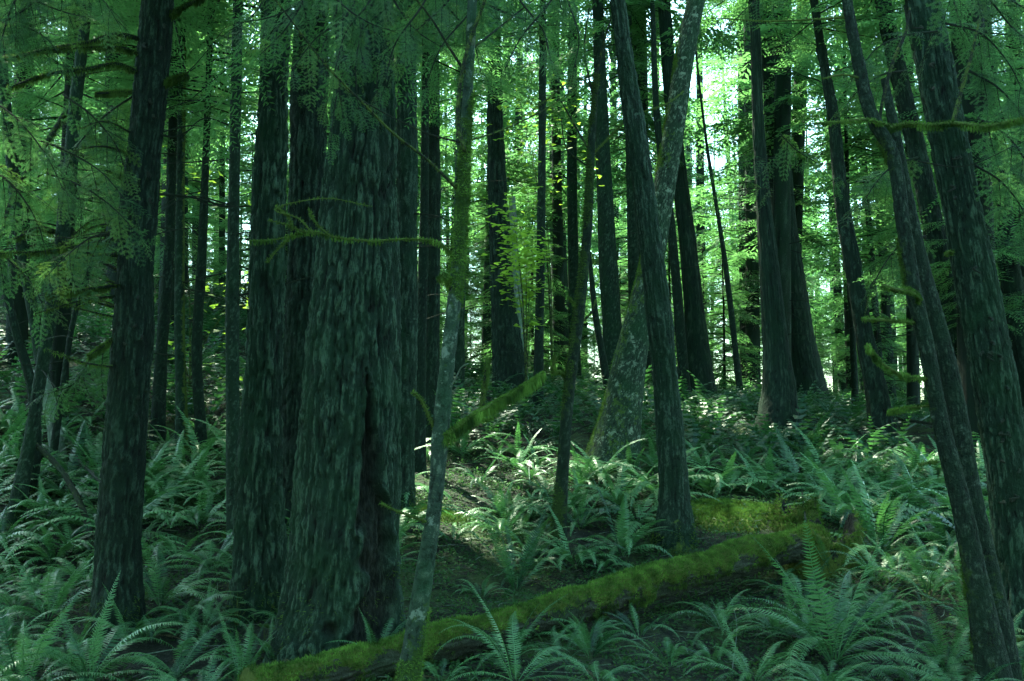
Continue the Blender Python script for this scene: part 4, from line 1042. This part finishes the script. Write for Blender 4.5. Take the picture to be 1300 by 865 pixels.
# ------------------------------------------------------------------ vine maple with yellow leaves
def vine_maple(px, py, label, spots, Yd):
    b = at(px, py, Yd); gz = float(ground(b.x, b.y)); base = Vector((b.x, Yd, gz))
    root = tag(ob('vine_maple', None, loc=base), label, 'shrub', )
    r = np.random.default_rng(px)
    for (sx, sy, spread, n) in spots:
        n = int(n*2.2); spread *= 1.25
        c = at(sx, sy, Yd+r.uniform(-.5, .5))-base
        v, q, t = tube_np([(0, 0, 0), (c.x*.3, c.y*.3, c.z*.6), tuple(c)], [.014, .010, .004], 12, 5)
        ob('stem', mesh_np('stem', v, q, t, mats=[M['twig']], attrs=dict(relief=np.full(len(v), .5), moss=np.full(len(v), .5), scar=np.zeros(len(v)))), root)
        P = np.array(c)+r.normal(0, 1, (n, 3))*np.array([spread, spread, spread*.8])
        V, Tr = [], []
        for p in P:
            Mx = rotz(r.uniform(0, 6.28))@rotx(r.normal(0, .35)); s = r.uniform(.035, .062); m = 9
            th = np.linspace(-2.7, 2.7, m); rad = s*(1+.35*np.cos(th*3))
            lv = np.vstack([[0, 0, 0], np.stack([np.cos(th)*rad, np.sin(th)*rad, -.2*rad*r.random()], -1)])@Mx.T+p
            k = len(V); V.extend(lv); Tr.extend([(k, k+i, k+i+1) for i in range(1, m)])
        ob('foliage', mesh_np('foliage', np.array(V), None, np.array(Tr), mats=[M['maple_leaf']]), root)
vine_maple(668, 505, 'vine maple with backlit yellow green leaves behind the sturdy dark fir', [(655,298,.14,60), (668,325,.16,80), (655,345,.16,60), (662,385,.10,24), (674,410,.08,16), (650,262,.2,26), (672,368,.10,22)], 17)
vine_maple(702, 505, 'vine maple with yellow green leaves behind the thin straight trunk', [(672,170,.4,40), (690,230,.4,20), (660,130,.4,24)], 20)
vine_maple(240, 560, 'vine maple with light leaves behind the slender left trunk', [(225,235,.3,30), (300,380,.25,22), (225,440,.3,30), (330,470,.25,30)], 15)

# ------------------------------------------------------------------ the wood behind: single trees sharing trunk and crown meshes
def far_trunk(seed, mat):
    v, q, at_, _ = trunk_mesh([(0, 0, -.4), (.05, 0, 5), (-.05, .1, 10), (.1, 0, 16), (.1, 0, 21)], [1.15, .92, .78, .5, .08], 16, 60, 'none', seed, .25)
    return mesh_np('trunk', v, q, mats=[M[mat]], smooth=True, attrs=at_)
FT = [far_trunk(i, m) for i, m in enumerate(('fir_dark', 'hemlock', 'fir_dark', 'cedar', 'fir_dark'))]
r = random.Random(21)
def far_label(px, z, kind):
    k = min(LAND, key=lambda l: abs(l[0]-px)); side = 'left of' if px < k[0]-20 else ('right of' if px > k[0]+20 else 'behind')
    dep = 'beyond the ridge' if z < 30 else ('deep back' if z < 45 else 'farthest back')
    lb = '%s %s %s, %s' % (kind, side, k[1], dep)
    return lb, lb.replace('conifer', 'conifers').replace('hemlock', 'hemlocks')
spots = []
tries = 0
spots += [(6.6,14.5),(8.3,16.5),(8.8,20),(9.4,19.0),(-6.3,14.2),(-8,16.5),(-6.9,20.5)]
while len(spots) < 205 and tries < 6000:
    tries += 1
    y = 17+60*r.random()**.85; x = r.uniform(-.62, .62)*y
    if y < 21 and abs(x/y) < .48: continue
    if any((x-a)**2+(y-b)**2 < 1.7**2 for a, b in spots): continue
    if any((x-a)**2+(y-b)**2 < 1.2**2 for a, b, c in trunks_xy): continue
    px = 650+1300*x/y
    if 815 < px < 850 and r.random() < .3: continue
    spots.append((x, y))
for n, (x, y) in enumerate(spots):
    px, _, z = to_px((x, y, 3)); lab, grp = far_label(px, z, r.choice(('slim conifer', 'dark conifer')))
    root = tag(ob('conifer_tree', None, loc=(x, y, float(ground(x, y))), rot=(r.uniform(-.03, .03), r.uniform(-.06, .03), r.uniform(0, 6.28))), lab, 'tree', grp); NUM.append((lab, px, root))
    rad = r.choice((.09, .12, .15, .2, .26)); hs = r.uniform(.8, 1.15)
    ob('trunk', r.choice(FT), root, scale=(rad, rad, hs))
    ob('crown', r.choice(CROWN_N if n < 7 else CROWN), root, loc=(0, 0, -1.8 if n < 7 else r.uniform(-1.3, 1.4)), rot=(0, 0, r.uniform(0, 6.28)), scale=(r.uniform(.8, 1.25),)*2+(hs,))
# young hemlocks under the tall trees
ys_ = []
tries = 0
while len(ys_) < 36 and tries < 3000:
    tries += 1
    y = r.uniform(17, 46); x = r.uniform(-.6, .6)*y
    if any((x-a)**2+(y-b)**2 < 1.6**2 for a, b in ys_): continue
    if any((x-a)**2+(y-b)**2 < .8**2 for a, b, c in trunks_xy): continue
    if y < 21 and -.42 < x/y < .3: continue
    ys_.append((x, y))
for _ in range(34):
    y = r.uniform(25, 46); ys_.append((r.uniform(-.55, .5)*y, y))
STEM = mesh_np('trunk', *(lambda a: (a[0], a[1], a[2]))(tube_np([(0, 0, -.2), (.03, 0, 2), (0, .02, 4.4)], [.035, .025, .004], 14, 6)), mats=[M['twig']], smooth=True)
for x, y in ys_:
    px, _, z = to_px((x, y, 3)); lab, grp = far_label(px, z, 'young hemlock')
    s = r.uniform(.7, 1.5)
    root = tag(ob('young_hemlock', None, loc=(x, y, float(ground(x, y))), rot=(0, 0, r.uniform(0, 6.28))), lab, 'tree', grp); NUM.append((lab, px, root))
    ob('trunk', STEM, root, scale=(s, s, s)); ob('crown', r.choice(SAPLING), root, scale=(s, s, s))

# unseen trees added round and behind the camera to cut the front light
r = random.Random(5); bt = []
while len(bt) < 46:
    x = r.uniform(-18, 18); y = r.uniform(-17, 13)
    if (x-1)**2+(y-8)**2 < 81: continue
    if abs(x) < .62*max(y, 0)+1.6 and y > -1.5: continue
    if any((x-a)**2+(y-b)**2 < 2.2**2 for a, b in bt): continue
    bt.append((x, y))
for n, (x, y) in enumerate(bt):
    root = tag(ob('conifer_tree', None, loc=(x, y, float(ground(x, y)))), 'conifer added outside the photograph', 'tree', 'conifers added around the camera')
    NUM.append(('conifer added outside the photograph, %s' % ('behind the camera, left' if x < -5 and y < 0 else 'behind the camera, right' if x > 5 and y < 0 else 'straight behind the camera' if y < 0 else 'past the left edge' if x < 0 else 'past the right edge'), x, root))
    ob('trunk', FT[n % 5], root, scale=(.2, .2, 1)); ob('crown', CROWN[n % 5], root, loc=(0, 0, -1.2), rot=(0, 0, n), scale=(1, 1, 1))
# where several share a description, say which one it is, counted from the left
WORDS = 'zero one two three four five six seven eight nine ten eleven twelve thirteen fourteen fifteen sixteen seventeen eighteen nineteen twenty'.split()
ORD = 'leftmost second third fourth fifth sixth seventh eighth ninth tenth eleventh twelfth thirteenth fourteenth fifteenth sixteenth seventeenth eighteenth nineteenth twentieth'.split()
sets = {}
for lb, px, o in NUM: sets.setdefault(lb, []).append((px, o))
for lb, mem in sets.items():
    mem.sort(key=lambda m: m[0]); n = len(mem)
    if n < 2 or n > 20: continue
    pl = lb.replace(' fern ', ' ferns ').replace('conifer ', 'conifers ').replace('hemlock ', 'hemlocks ')
    for i, (px, o) in enumerate(mem):
        w_ = 'rightmost' if i == n-1 else ORD[i]
        o['label'] = '%s of the %s %s' % (w_, WORDS[n], pl) if w_.endswith('most') else '%s from left of %s %s' % (w_, WORDS[n], pl)
print('objects', len(COL.objects))
tot = sum(len(m.loops)-2*len(m.polygons) for m in bpy.data.meshes)
print('TRIS', tot)
